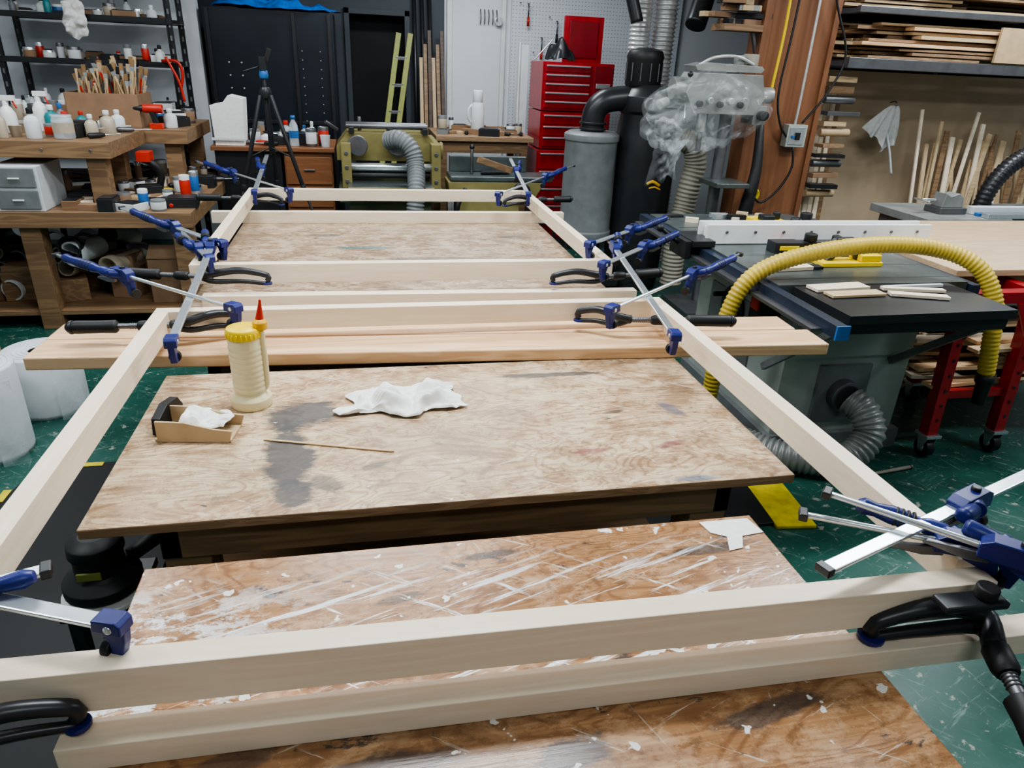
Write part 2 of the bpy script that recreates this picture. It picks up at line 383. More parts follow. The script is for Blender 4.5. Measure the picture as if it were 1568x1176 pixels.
# ------------------------------------------------------------ clamps
def barclamp(p0,p1,t=.35,side=1,handle=.17,rod=False,drop=.05,hang=0.0,sc=1.0):
    p0=V(p0);p1=V(p1); o=Ob('bar_clamp'); x=(p1-p0).normalized(); up=V((0,0,1)); y=up.cross(x).normalized(); z=x.cross(y)
    L=(p1-p0).length
    if rod: o.cyl(p0,p1,.0055,'steel',seg=10)
    else: o.beam(p0,p1,.023,.007,'steel')
    o.beam(p0-x*.004,p0+x*.010,.026,.014,'blackm')
    Rp=Matrix((x,z,-y)).transposed()
    S=lambda P:[(a*sc,b*sc) for a,b in P]
    o.prism(S([(-.028,-.010),(-.026,.012),(.012,.015),(.020,.008),(.020,-.010)]),.030*sc,'blue',p1,Rp)
    o.prism(S([(-.026,-.008),(.020,-.008),(.017,-.030),(.008,-drop-.010),(-.010,-drop-.010),(-.010,-.034),(-.018,-.020)]),.016*sc,'blue',p1,Rp)
    o.cyl(p1+z*(-drop*sc)-x*.010*sc,p1+z*(-drop*sc)-x*.024*sc,.015*sc,'black',seg=16)
    o.cyl(p1+y*.017*sc,p1-y*.017*sc,.006,'steel',seg=10)
    c=p0+x*L*t
    o.prism(S([(-.055,-.014),(-.055,.010),(-.040,.020),(.018,.022),(.036,.012),(.038,-.014)]),.030*sc,'blue',c,Rp)
    o.prism(S([(-.02,-.012),(.036,-.012),(.040,-.03),(.040,-drop-.010),(.024,-drop-.010),(.018,-.034),(-.01,-.022)]),.017*sc,'blue',c,Rp)
    o.cyl(c+(x*.040+z*(-drop))*sc,c+(x*.054+z*(-drop))*sc,.015*sc,'black',seg=16)
    g0=c+(-x*.03+y*side*.020+z*.004)*sc; gd=(-x+y*side*.12+z*(.10+hang)).normalized()
    o.cyl(c,g0+y*side*.004,.015*sc,'blue')
    q=sc
    o.lathe([(.008*q,0),(.014*q,.006),(.015*q,.03),(.011*q,.045),(.0155*q,.075),(.016*q,handle*.62),(.012*q,handle*.8),(.015*q,handle*.93),(.009*q,handle)] if handle>.12 else [(.008*q,0),(.013*q,.006),(.014*q,handle*.9),(.009*q,handle)],g0,'blue',16,gd)
    if handle>.12:
        for k in (.38,.44,.50,.56): o.lathe([(.0166*q,0),(.0166*q,.005)],g0+gd*handle*k,'black',16,gd)
    o.prism(S([(0,0),(-.085,-.012),(-.090,-.019),(-.03,-.022),(0,-.016)]),.010,'dsteel',c-x*.035-z*.012+y*side*.006,Rp)
    o.cyl(c+z*.018*sc,c+z*.028*sc,.008,'blackm',seg=12)
    return o.done(.002)
def leverclamp(p0,p1,arm,s=1.0):
    o=Ob('black_hand_clamp'); p0=V(p0);p1=V(p1);arm=V(arm); d=(p1-p0).normalized(); L=(p1-p0).length
    o.cyl(p0,p1,.008*s,'dsteel',seg=12)
    n=int(L*.45/.006)
    for k in range(n): o.lathe([(.0085*s,0),(.010*s,.0015),(.0085*s,.003)],p0+d*(.006*k+.02),'dsteel',10,d,cap=False)
    o.lathe([(.008*s,0),(.016*s,.008),(.019*s,.03),(.018*s,L*.28),(.019*s,L*.4),(.012*s,L*.42)],p1,'black',16,-d)
    o.lathe([(.020*s,0),(.020*s,.008)],p1-d*.012,'blackm',16,-d)
    o.lathe([(.013*s,0),(.016*s,.01),(.016*s,.04),(.012*s,.05)],p0+d*L*.42,'black',14,-d)
    m=(p0+arm)/2+V((0,0,.026*s))
    o.tube([p0+d*.05,p0+V((0,0,.012)),m,arm+V((0,0,.012)),arm-V((0,0,.008))],.014*s,'blackm',10,.01,r1=.010*s)
    o.tube([p0+d*.05,p0-V((0,0,.015)),(p0+arm)/2-V((0,0,.012)),arm-V((0,0,.018))],.010*s,'blackm',10,.01,r1=.007*s)
    o.lathe([(.016*s,0),(.016*s,.007)],arm-V((0,0,.020)),'blue',14)
    return o.done(.0015)
# middle left
barclamp((-.98,3.20,1.00),(-.50,2.64,.985),.55,-1,.20)
barclamp((-.99,2.50,.985),(-.36,1.95,.975),.42,-1,.20,True)
barclamp((-.545,2.74,.975),(-.475,1.73,.965),.10,-1,.13,drop=.045)
barclamp((-.75,3.05,.955),(-.52,2.50,.968),.7,-1,.14,drop=.04)
# middle right
barclamp((1.40,2.41,.99),(.70,1.86,.975),.42,1,.20,True)
barclamp((.975,2.68,.975),(.815,1.66,.965),.10,1,.13,drop=.045)
barclamp((1.36,3.02,1.0),(.86,2.60,.985),.50,1,.20)
barclamp((1.25,2.72,.99),(.84,2.36,.97),.42,1,.18)
# far left / right
barclamp((-.95,4.58,1.0),(-.36,3.76,.98),.42,-1,.20,True)
barclamp((-.57,4.75,1.02),(-.52,3.70,.98),.40,-1,.16)
barclamp((1.38,4.66,1.0),(.70,3.70,.98),.42,1,.20,True)
barclamp((.98,4.80,1.02),(.86,3.70,.98),.38,1,.16)
# near right / left
barclamp((.635,.705,.972),(1.36,.945,.985),.50,-1,.05,drop=.055)
barclamp((.735,.86,.995),(1.06,.53,.99),.60,1,.05,True)
barclamp((.70,.86,.955),(.965,.70,.965),.82,1,.14,True)
barclamp((-.82,.94,.985),(-.325,.742,.975),.10,1,.15,sc=.85)
barclamp((-.44,.862,.975),(-.92,.70,.975),.44,1,.19,drop=.04,sc=.85)
leverclamp((-.50,2.03,.90),(-.83,2.05,.895),(-.36,2.08,.895))
leverclamp((.76,1.975,.90),(1.15,1.93,.90),(.66,2.04,.895))
leverclamp((-.52,2.51,.90),(-.83,2.60,.895),(-.34,2.50,.895))
leverclamp((.84,2.43,.90),(1.13,2.49,.90),(.68,2.44,.895))
leverclamp((-.55,3.98,.90),(-.86,4.02,.895),(-.42,3.92,.895))
leverclamp((.92,3.98,.90),(1.2,4.02,.9),(.78,3.92,.895))
leverclamp((.905,.665,.875),(.845,.46,.83),(.735,.685,.865),1.25)
leverclamp((-.50,.67,.89),(-.72,.60,.88),(-.375,.70,.875))
o=Ob('clamp_swivel_pad'); o.beam((.80,.652,.932),(.905,.648,.932),.034,.012,'blackm'); o.cyl((.875,.65,.938),(.875,.65,.958),.016,'black'); o.done(.003)
# ------------------------------------------------------------ things on bench
o=Ob('glue_bottle'); c=(-.30,1.70,.8005)
o.lathe([(.048,0),(.050,.006),(.050,.024),(.044,.030),(.038,.036),(.038,.042)],c,'gluecream',32)
pr=[(.038,.040)]
for i in range(9): pr+= [(.0405,.046+i*.014),(.0405,.052+i*.014),(.0390,.0560+i*.014)]
pr+=[(.0405,.178),(.038,.184)]
o.lathe(pr,c,'gluecream',32)
o.lathe([(.038,.184),(.0415,.185),(.0415,.203),(.039,.209),(.010,.212)],c,'yellow',32)
for i in range(24):
    a=i*math.pi/12; o.cyl((c[0]+.0415*math.cos(a),c[1]+.0415*math.sin(a),.987),(c[0]+.0415*math.cos(a),c[1]+.0415*math.sin(a),1.002),.002,'yellow',seg=6)
o.tube([(c[0]+.030,c[1]-.004,.845),(c[0]+.042,c[1]-.004,.86),(c[0]+.043,c[1]-.004,.97),(c[0]+.041,c[1]-.004,1.00)],.0075,'gluecream',10,.01)
o.lathe([(.017,0),(.018,.018),(.010,.026)],(c[0]+.040,c[1],1.004),'ycream',20)
o.lathe([(.011,0),(.009,.012),(.0035,.045),(.003,.055)],(c[0]+.040,c[1],1.024),'redp',18,V((.12,0,1)).normalized())
o.done(.001)
o=Ob('crumpled_paper_towel'); o.cloth((.075,1.675,.8005),.31,.17,.036,'cloth',21,64,angle=.08,freq=12,rag=.4,base=.003,oc=(1,.30,.08)); o.done(0,fixn=False)
o=Ob('glue_tray')
o.prism([(-.085,0),(.075,0),(.085,.03),(.045,.034),(-.02,.05),(-.085,.052)],.006,'tan',(-.40,1.515,.8005),Rz(-.15)@Rx(math.pi/2))
o.prism([(-.085,0),(.075,0),(.085,.03),(.045,.034),(-.02,.05),(-.085,.052)],.006,'tan',(-.385,1.595,.8005),Rz(-.15)@Rx(math.pi/2))
o.box(-.485,-.315,1.515,1.595,.8005,.806,'tan',Rz(-.15))
o.prism([(-.050,0),(.06,0),(.07,.025),(.05,.052),(.0,.058),(-.045,.04)],.020,'black',(-.480,1.60,.803),Rz(1.35)@Rx(math.pi/2))
o.cloth((-.385,1.56,.826),.12,.09,.020,'cloth',8,26,angle=-.1,freq=14); o.done(.001,fixn=False)
o=Ob('wooden_stir_stick'); o.beam((-.25,1.505,.8025),(.04,1.415,.8025),.006,.003,'brushh'); o.cyl((.03,1.418,.8028),(.045,1.4135,.8028),.0022,'brushh',seg=8); o.done(.0005)
o=Ob('torn_paper_scrap'); 
o.prism([(-.06,.03),(.045,.035),(.058,-.012),(.01,-.02),(-.005,-.055),(-.035,-.062),(-.022,-.02),(-.05,-.005)],.0012,'cloth',(.69,1.025,.8015),Rz(-.06)); o.done(0)
o=Ob('orbital_sander'); c=(-.62,1.42,.47)
o.lathe([(.088,0),(.09,.004),(.09,.014),(.07,.02)],c,'white',28); o.lathe([(.072,.018),(.082,.028),(.082,.052),(.06,.066),(.052,.075),(.052,.115),(.058,.125),(.056,.15),(.03,.165)],c,'black',28)
o.lathe([(.018,0),(.02,.06),(.016,.13)],(-.57,1.46,.54),'black',14,V((.5,.5,.15)).normalized())
o.box(-.65,-.60,1.364,1.37,.55,.57,'ygreen'); o.done(.002)
o=Ob('sander_stand'); o.box(-.70,-.54,1.35,1.54,.45,.47,'blackm')
for xx in (-.69,-.58):
    for yy in (1.36,1.50): o.box(xx,xx+.03,yy,yy+.03,0,.45,'blackm')
o.done(.003)
# ------------------------------------------------------------ floor items
o=Ob('anti_fatigue_mat'); 
o.prism([(-1.42,1.1),(-.72,1.1),(-.72,2.82),(-1.20,2.82),(-1.38,2.72),(-1.42,2.5)],.014,'mat',(0,0,.008))
for i in range(9):
    y=1.2+i*.17; o.box(-1.425,-1.395,y,y+.085,.016,.0175,'tape')
for i in range(3):
    x=-1.20+i*.17; o.box(x,x+.085,2.79,2.82,.016,.0175,'tape')
o.done(.003)
o=Ob('anti_fatigue_mat'); o.box(.9,1.56,2.02,2.30,.0005,.014,'mat'); o.box(1.545,1.71,1.985,2.30,.0005,.016,'tape',Rz(-.1)); o.done(.004)
for (x,y,r,hh) in ((-1.60,3.0,.15,.40),(-1.52,3.42,.16,.30)):
    o=Ob('foam_wrap_roll')
    o.lathe([(r*.28,hh*.98),(r*.3,hh),(r*.97,hh),(r,hh*.98),(r*1.0,.02),(r*.98,0),(.04,0)],(x,y,.001),'foam',32,cap=False)
    pts=[(x+(r*(.35+.6*i/60))*math.cos(i*.5),y+(r*(.35+.6*i/60))*math.sin(i*.5),hh+.002) for i in range(60)]
    o.tube(pts,.002,'wallw',6,.02); o.box(x+r*.6,x+r*1.25,y-r*.9,y-r*.88,.001,hh*.95,'film',Rz(.3)); o.done(0)
o=Ob('bench_leg_post'); o.box(-1.97,-1.86,3.70,3.80,0,.80,'pinez'); o.box(-2.9,-1.86,3.66,3.70,.68,.80,'pine'); o.box(-2.9,-1.84,3.60,4.1,.80,.83,'pine'); o.box(-2.9,-2.8,3.7,3.8,0,.8,'pinez'); o.done(.004)
o=Ob('scrap_rod'); o.cyl((2.05,2.28,.012),(2.40,2.33,.012),.008,'beige'); o.cyl((2.40,2.33,.012),(2.41,2.331,.012),.011,'dsteel'); o.done(0)
# ------------------------------------------------------------ table saw
o=Ob('table_saw'); zt=.86
o.box(1.60,2.48,2.42,3.80,.822,zt,'iron'); 
for i in range(7): o.box(1.62,2.46,2.5+i*.19,2.503+i*.19,zt,zt+.0006,'blackm')
o.box(1.62,2.46,2.44,3.78,.79,.822,'grey')
o.box(1.66,2.38,2.06,2.415,.825,.858,'blackm',Rz(.02)); o.box(1.68,2.36,2.075,2.09,.78,.825,'blackm')
o.box(1.555,1.60,1.97,3.84,.808,.853,'bluegrey'); o.box(1.515,1.555,2.05,3.80,.805,.818,'dsteel'); o.box(1.552,1.603,1.962,1.97,.805,.856,'bluel')
o.box(2.49,2.53,2.4,3.84,.80,.85,'bluegrey')
o.box(1.80,2.44,2.56,3.45,.10,.79,'lgrey'); o.box(1.77,2.47,2.53,3.48,0,.10,'grey'); o.box(1.79,1.80,2.85,3.3,.25,.62,'grey'); o.box(1.84,2.40,2.55,2.56,.48,.76,'lgrey')
o.lathe([(.10,0),(.11,.012),(.095,.016),(.02,.02),(.02,.05)],(1.79,3.05,.55),'blackm',24,V((-1,0,0)))
o.cyl((1.78,3.12,.60),(1.71,3.12,.60),.012,'black')
o.box(1.70,1.79,2.66,2.76,.60,.76,'black'); o.box(1.69,1.70,2.68,2.74,.66,.72,'redp')
o.box(1.98,2.24,2.54,2.56,.16,.44,'grey'); o.lathe([(.075,0),(.075,.05),(.06,.055)],(2.11,2.545,.30),'dsteel',24,V((0,-1,0)))
for x in (1.66,2.30): o.beam((x+.03,2.10,.80),(x+.03,2.55,.45),.03,.02,'grey',V((1,0,0)))
o.box(1.95,2.08,2.95,3.05,zt,zt+.002,'redp'); o.done(.004)
o=Ob('rip_fence'); 
o.box(1.60,2.83,3.08,3.10,zt+.002,zt+.095,'white'); o.box(1.62,2.83,3.10,3.16,zt+.002,zt+.075,'white'); o.box(1.60,2.83,3.165,3.185,zt+.002,zt+.095,'white')
for i in range(8): o.cyl((1.7+i*.15,3.08,zt+.06),(1.7+i*.15,3.074,zt+.06),.008,'dsteel',seg=12)
o.box(1.51,1.62,3.02,3.24,zt+.001,zt+.03,'blackm'); o.box(1.48,1.51,3.04,3.22,.80,.885,'blackm'); o.cyl((1.48,3.13,.86),(1.38,3.13,.93),.009,'black'); o.ball((1.38,3.13,.93),.018,'black'); o.done(.003)
o=Ob('outfeed_table'); o.box(2.57,4.0,2.58,3.62,.832,.862,'plyO'); o.box(2.62,3.9,2.64,2.68,.75,.832,'oldwood'); o.box(2.62,3.9,3.5,3.54,.75,.832,'oldwood')
for x in (3.75,): 
    for y in (2.7,3.45): o.box(x,x+.08,y,y+.08,0,.832,'oldwood')
o.box(2.63,2.71,3.45,3.53,0,.832,'oldwood'); o.done(.003)
o=Ob('red_mobile_stand')
for x in (2.56,2.93):
    for y in (2.44,2.99):
        o.beam((x-.05,y,.79),(x-.01,y,.12),.055,.055,'red',V((0,1,0)))
        for k in range(7): o.cyl((x-.010-k*.004,y-.028,.2+k*.075),(x-.010-k*.004,y-.031,.2+k*.075),.008,'blackm',seg=10)
        o.box(x-.045,x+.035,y-.04,y+.04,.105,.12,'steel')
        o.cyl((x-.025,y,.045),(x+.015,y,.045),.044,'black',seg=24); o.cyl((x-.03,y,.045),(x+.02,y,.045),.018,'steel'); o.prism([(-.03,.105),(.03,.105),(.012,.04),(-.012,.04)],.004,'steel',(x-.032,y,0),Rz(math.pi/2)@Rx(math.pi/2)); o.prism([(-.03,.105),(.03,.105),(.012,.04),(-.012,.04)],.004,'steel',(x+.024,y,0),Rz(math.pi/2)@Rx(math.pi/2))
o.box(2.48,2.92,2.41,2.47,.76,.81,'red'); o.box(2.48,2.92,2.96,3.02,.76,.81,'red'); o.box(2.48,2.54,2.44,2.99,.76,.81,'red'); o.box(2.86,2.92,2.44,2.99,.76,.81,'red')
o.box(2.52,2.96,2.43,2.46,.30,.34,'red'); o.box(2.52,2.96,2.97,3.0,.30,.34,'red')
o.prism([(0,0),(.10,0),(0,-.16)],.01,'red',(2.545,2.41,.76),Rx(math.pi/2)); o.prism([(0,0),(-.10,0),(0,-.16)],.01,'red',(2.86,2.41,.76),Rx(math.pi/2))
o.done(.003)
o=Ob('lumber_offcuts'); rs=random.Random(3)
for i in range(64):
    y=2.50+rs.random()*.5; z=.342+.019*(i//6); a=rs.uniform(-.14,.14); l=rs.uniform(.5,1.1); x=3.05+rs.uniform(-.2,.35)
    o.box(x-l/2,x+l/2,y-.03,y+.03,z,z+.017,rs.choice(['pine','maple','tan','oldwood','fir']),Rz(a))
o.done(.001)
o=Ob('lumber_offcuts'); rs=random.Random(6)
for i in range(24):
    y=3.1+rs.random()*.6; z=.001+.019*(i//5); a=rs.uniform(-.14,.14); l=rs.uniform(.5,.9); x=3.2+rs.uniform(-.15,.25)
    o.box(x-l/2,x+l/2,y-.04,y+.04,z,z+.017,rs.choice(['pine','maple','tan','oldwood']),Rz(a))
o.done(.001)
o=Ob('yellow_dust_hose')
pts=[(1.40,2.62,.04),(1.42,2.52,.18),(1.43,2.5,.36),(1.435,2.5,.66),(1.52,2.5,.87),(1.76,2.5,.965),(2.08,2.5,1.0),(2.34,2.47,.985),(2.47,2.38,.93),(2.53,2.31,.80),(2.55,2.28,.62),(2.57,2.27,.48)]
o.tube(pts,.033,'hosey',16,.0045,.07,.018); o.lathe([(.038,0),(.038,.04),(.03,.05),(.026,.14)],(2.57,2.27,.50),'black',20,V((.05,0,-1)).normalized()); o.done(0)
o=Ob('grey_flex_duct'); o.tube([(2.11,2.47,.30),(2.14,2.40,.27),(2.14,2.34,.18),(2.02,2.32,.085),(1.80,2.40,.075),(1.64,2.60,.075),(1.64,2.9,.075)],.065,'mgrey',18,.006,.09,.025); o.done(0)
z=.8605
o=Ob('push_block'); o.box(1.95,2.25,2.66,2.76,z,z+.02,'yellow'); o.prism([(-.09,0),(-.05,.05),(.05,.05),(.09,0),(.06,0),(.035,.032),(-.035,.032),(-.06,0)],.03,'blackm',(2.08,2.71,z+.02),Rx(math.pi/2)); o.box(2.14,2.24,2.665,2.755,z+.02,z+.05,'yellow'); o.done(.004)
o=Ob('push_block'); o.box(2.05,2.38,2.84,2.93,z,z+.018,'yellow'); o.prism([(-.09,0),(-.05,.06),(.05,.06),(.09,0),(.06,0),(.035,.04),(-.035,.04),(-.06,0)],.03,'blackm',(2.2,2.885,z+.018),Rx(math.pi/2)); o.done(.004)
o=Ob('safety_glasses_case'); o.box(1.86,2.0,2.9,2.98,z,z+.05,'blackm'); o.box(1.88,1.98,2.895,2.9,z+.015,z+.035,'yellow'); o.done(.01)
o=Ob('wood_offcut'); o.box(1.70,1.95,2.33,2.40,.8605,.872,'maple',Rz(.1)); o.box(1.72,1.96,2.25,2.31,.8605,.870,'pine',Rz(.05)); o.box(1.98,2.2,2.22,2.26,.8605,.872,'maple',Rz(-.3)); o.box(2.0,2.25,2.30,2.33,.8605,.872,'maple',Rz(-.2)); o.box(2.02,2.30,2.35,2.365,.8605,.872,'foam',Rz(.04)); o.done(.001)
o=Ob('feather_board'); o.prism([(0,0),(.2,.02),(.2,.07),(0,.09),(-.05,.05)],.015,'maple',(1.68,2.6,.869)); 
for i in range(5): o.box(1.86,1.93,2.622+i*.01,2.627+i*.01,.862,.875,'blackm')
o.done(.001)
o=Ob('yellow_fence_jig'); o.box(2.03,2.2,3.35,3.5,z,z+.05,'yellow'); o.box(2.05,2.12,3.36,3.42,z+.05,z+.08,'blackm'); o.cyl((2.16,3.42,z+.05),(2.16,3.42,z+.09),.02,'black'); o.done(.006)
o=Ob('router_jig'); o.box(2.15,2.35,3.22,3.34,z,z+.02,'blackm'); o.cyl((2.25,3.29,z+.02),(2.25,3.29,z+.11),.03,'blackm'); o.cyl((2.19,3.29,z+.07),(2.31,3.29,z+.07),.012,'black'); o.lathe([(.02,0),(.028,.01),(.02,.03)],(2.19,3.29,z+.055),'black',12); o.done(.003)
o=Ob('blade_guard_arm'); o.box(2.02,2.32,2.98,3.03,z+.002,z+.035,'blackm'); o.cyl((2.1,3.0,z+.035),(2.1,3.0,z+.07),.03,'black'); o.cyl((2.24,3.0,z+.035),(2.24,3.0,z+.06),.022,'black'); o.done(.004)
o=Ob('small_parts_pile'); rs=random.Random(15)
for i in range(18):
    x=rs.uniform(1.68,2.3); y=rs.uniform(3.40,3.75)
    if 1.98<x<2.25 and y<3.55: y=3.65
    l=rs.uniform(.02,.06); o.box(x-l,x+l,y-.015,y+.015,z,z+rs.uniform(.008,.03),rs.choice(['maple','pine','steel','black','oldwood']),Rz(rs.uniform(-1,1)))
o.done(.001)
# ------------------------------------------------------------ left bench
o=Ob('storage_workbench')
o.box(-2.9,-1.00,4.48,6.15,.63,.72,'oldwood'); 
o.box(-2.9,-1.40,4.55,5.3,1.01,1.10,'oldwood'); o.box(-2.5,-1.14,5.31,6.15,1.01,1.10,'oldwood')
for (x,y) in ((-2.8,4.6),(-1.55,4.6),(-1.62,5.2),(-1.27,5.9),(-1.3,5.36),(-2.4,6.0)): o.box(x,x+.1,y,y+.1,.72,1.01,'oldwood')
for (x,y) in ((-2.85,4.52),(-1.95,4.52),(-1.13,4.52),(-1.13,6.0),(-2.85,6.0)): o.box(x,x+.11,y,y+.11,0,.63,'oldwood')
o.box(-2.85,-1.05,4.55,6.1,.08,.11,'oldwood')
for (x,zz_) in ((-2.3,1.055),(-1.75,1.055),(-1.5,1.055)): o.cyl((x,4.55,zz_),(x,4.545,zz_),.008,'dsteel',seg=10)
o.done(.004)
def cans(o,x,y,z,k,rs):
    r=rs.uniform(.022,.045); h=rs.uniform(.06,.15)
    if k==0:
        m=rs.choice(['white','white','clear','grey','amber','foam','teal'])
        o.lathe([(r*.95,0),(r,.005),(r,h*.65),(r*.75,h*.8),(r*.35,h*.86),(r*.35,h*.95)],(x,y,z),m,16); o.lathe([(r*.42,h*.93),(r*.42,h*1.12),(r*.25,h*1.15)],(x,y,z),rs.choice(['white','redp','black','bluel','black']),12)
    elif k==1:
        o.lathe([(r,0),(r,h*.95),(r*.96,h),(r*.9,h*.97)],(x,y,z),rs.choice(['steel','white','grey','dsteel']),18); o.lathe([(r*1.01,h*.15),(r*1.01,h*.8)],(x,y,z),rs.choice(['redp','foam','bluel','amber','white','card']),18)
    elif k==2:
        w=rs.uniform(.04,.09); d=rs.uniform(.04,.08); m=rs.choice(['card','grey','blackm','white','oldwood','black']); a=Rz(rs.uniform(-.5,.5))
        o.box(x-w,x+w,y-d,y+d,z,z+h*.5,m,a); o.box(x-w*.85,x+w*.85,y-d*.85,y+d*.85,z+h*.5,z+h*.55,'blackm',a,(x,y,z))
    elif k==3:
        a=rs.uniform(0,3.14); d=V((math.cos(a),math.sin(a),0)); p=V((x,y,z+.018))
        o.lathe([(.01,0),(.016,.01),(.015,.08),(.010,.1)],p,rs.choice(['redp','black','black','yellow','dsteel']),12,d); o.cyl(p+d*.09,p+d*.2,.004,'steel',seg=8)
    elif k==4:
        w=rs.uniform(.03,.11); d=rs.uniform(.02,.05); a=Rz(rs.uniform(-1.5,1.5)); o.box(x-w,x+w,y-d,y+d,z,z+rs.uniform(.015,.05),rs.choice(['pine','maple','oldwood','plyedge','card']),a)
    elif k==5:
        o.lathe([(r*.7,0),(r*.9,h*.7),(r*.95,h*.7),(r*.8,h*.68),(r*.65,.01)],(x,y,z),rs.choice(['white','clear','amber','clear']),18)
def clutter(name,x0,x1,y0,y1,z,n,seed,kinds=(0,1,2,3,4,5),avoid=(),dmin=.0075):
    rs=random.Random(seed); o=Ob(name); pl=[]; tries=0
    while len(pl)<n and tries<4000:
        tries+=1; x=rs.uniform(x0,x1); y=rs.uniform(y0,y1)
        if any((x-a)**2+(y-b)**2<dmin for a,b in pl): continue
        if any(ax0<x<ax1 and ay0<y<ay1 for ax0,ax1,ay0,ay1 in avoid): continue
        pl.append((x,y)); cans(o,x,y,z,rs.choice(kinds),rs)
    return o.done(.0015)
clutter('bench_supplies',-2.45,-1.47,4.64,5.24,1.1005,40,1,(0,1,5,0,3,2),avoid=((-2.27,-1.84,4.83,5.17),(-1.75,-1.58,4.6,4.78)),dmin=.006)
clutter('bench_supplies',-2.4,-1.22,5.40,6.05,1.1005,38,2,(0,1,5,3,2),avoid=((-1.98,-1.3,5.2,5.85),),dmin=.006)
clutter('bench_scraps',-1.70,-1.08,4.55,5.0,.7205,40,3,(2,3,4,4,1),dmin=.0045)
clutter('bench_scraps',-1.9,-1.08,5.05,6.0,.7205,64,13,(2,3,4,4,1),dmin=.006)
o=Ob('pipe_and_pot_pile'); rs=random.Random(5)
for i in range(30):
    x=rs.uniform(-2.5,-1.45); z=.16+rs.random()*.32; y=4.85+rs.random()*.5; r=rs.uniform(.04,.08)
    o.lathe([(r*.8,0),(r*.85,.02),(r*.85,.20),(r,.20),(r,.25),(r*.85,.25),(r*.8,.24),(r*.75,.02)],(x,y,z),rs.choice(['foam','grey','blackm','amber','lgrey','dsteel']),18,V((rs.uniform(-.6,.6),-1,rs.uniform(-.3,.3))).normalized(),cap=False)
for i in range(14):
    x=rs.uniform(-2.5,-1.5); y=rs.uniform(4.75,5.4); o.box(x-.08,x+.08,y-.08,y+.08,.111,.111+rs.uniform(.1,.3),rs.choice(['card','blackm','oldwood']),Rz(rs.uniform(-.5,.5)))
o.done(.002)
o=Ob('cardboard_carton'); o.box(-1.34,-1.14,4.66,4.96,.111,.40,'card'); o.prism([(0,0),(.2,0),(.18,.09),(.02,.09)],.005,'card',(-1.34,4.65,.40),Rx(math.pi/2-.5)); o.box(-1.32,-1.16,4.68,4.94,.40,.402,'blackm'); o.done(.002)
o=Ob('plastic_drawer_unit'); o.box(-2.02,-1.78,4.50,4.85,.7205,.97,'foam')
for i in range(2):
    o.box(-2.005,-1.795,4.488,4.50,.735+i*.12,.84+i*.12,'grey'); o.box(-1.93,-1.87,4.48,4.488,.78+i*.12,.79+i*.12,'white')
o.done(.005)
o=Ob('brush_box'); bx0,bx1,by0,by1,bz=-1.86,-1.42,5.36,5.70,1.1005
o.box(bx0,bx1,by0,by0+.008,bz,bz+.21,'card'); o.box(bx0,bx1,by1-.008,by1,bz,bz+.21,'card'); o.box(bx0,bx0+.008,by0,by1,bz,bz+.21,'card'); o.box(bx1-.008,bx1,by0,by1,bz,bz+.21,'card'); o.box(bx0,bx1,by0,by1,bz,bz+.01,'card')
rs=random.Random(9)
for i in range(90):
    x=rs.uniform(bx0+.04,bx1-.04); y=rs.uniform(by0+.04,by1-.04); d=V((rs.uniform(-.3,.3),rs.uniform(-.2,.2),1)).normalized(); p=V((x,y,bz+.05)); L=rs.uniform(.2,.32)
    hm=rs.choice(['brushh','brushh','bristle','brushh','blackm','tan','pine','redp'])
    o.lathe([(.006,0),(.008,L*.4),(.005,L*.75),(.009,L)],p,hm,8,d)
    if i%2: o.beam(p+d*L,p+d*(L+.03),.022,.010,'steel',V((0,1,0))); o.beam(p+d*(L+.03),p+d*(L+.075),.024,.012,rs.choice(['bristle','blackm','tan']),V((0,1,0)))
o.done(.0008)
for (x,y,h) in ((-2.02,4.9,.18),(-1.90,5.05,.20),(-2.2,5.1,.22)):
    o=Ob('spray_bottle')
    o.lathe([(.040,0),(.043,.01),(.043,h*.6),(.028,h*.78),(.015,h*.85),(.015,h)],(x,y,1.1005),'white',20); o.box(x-.02,x+.055,y-.014,y+.014,1.1005+h,1.13+h,'white'); o.cyl((x+.04,y,1.1+h),(x+.055,y,1.06+h),.005,'redp'); o.done(.002)
o=Ob('cordless_drill')
o.box(-1.37,-1.29,5.34,5.40,1.1005,1.135,'redp'); o.beam((-1.33,5.37,1.13),(-1.35,5.37,1.21),.03,.04,'black',V((0,1,0))); o.cyl((-1.28,5.37,1.225),(-1.40,5.37,1.225),.028,'redp'); o.cyl((-1.40,5.37,1.225),(-1.46,5.37,1.225),.022,'blackm',.012); o.done(.003)
o=Ob('glass_jar'); o.lathe([(.05,0),(.055,.01),(.055,.10),(.05,.115),(.052,.12),(.052,.13)],(-1.66,4.68,1.1005),'clear',24); o.lathe([(.0555,.035),(.0558,.09)],(-1.66,4.68,1.1005),'amber',24,cap=False); o.done(0)
o=Ob('coiled_power_tool'); o.tube([(-1.36,5.0,.95),(-1.30,4.98,.93),(-1.26,5.0,.86),(-1.28,5.0,.76),(-1.20,4.95,.745)],.022,'black',10,.02); o.box(-1.38,-1.30,4.95,5.05,.94,1.0,'redp'); o.done(.002)
o=Ob('metal_shelving_unit')
for x in (-2.55,-1.36):
    for y in (6.30,6.70):
        o.box(x-.02,x+.02,y-.004,y+.004,0,2.4,'blackm'); o.box(x-.004+(.018 if x<-2 else -.018),x+.004+(.018 if x<-2 else -.018),y-.02,y+.02,0,2.4,'blackm')
        for k in range(24): o.box(x-.007,x+.007,y-.0055,y-.004,.2+k*.09,.235+k*.09,'grey')
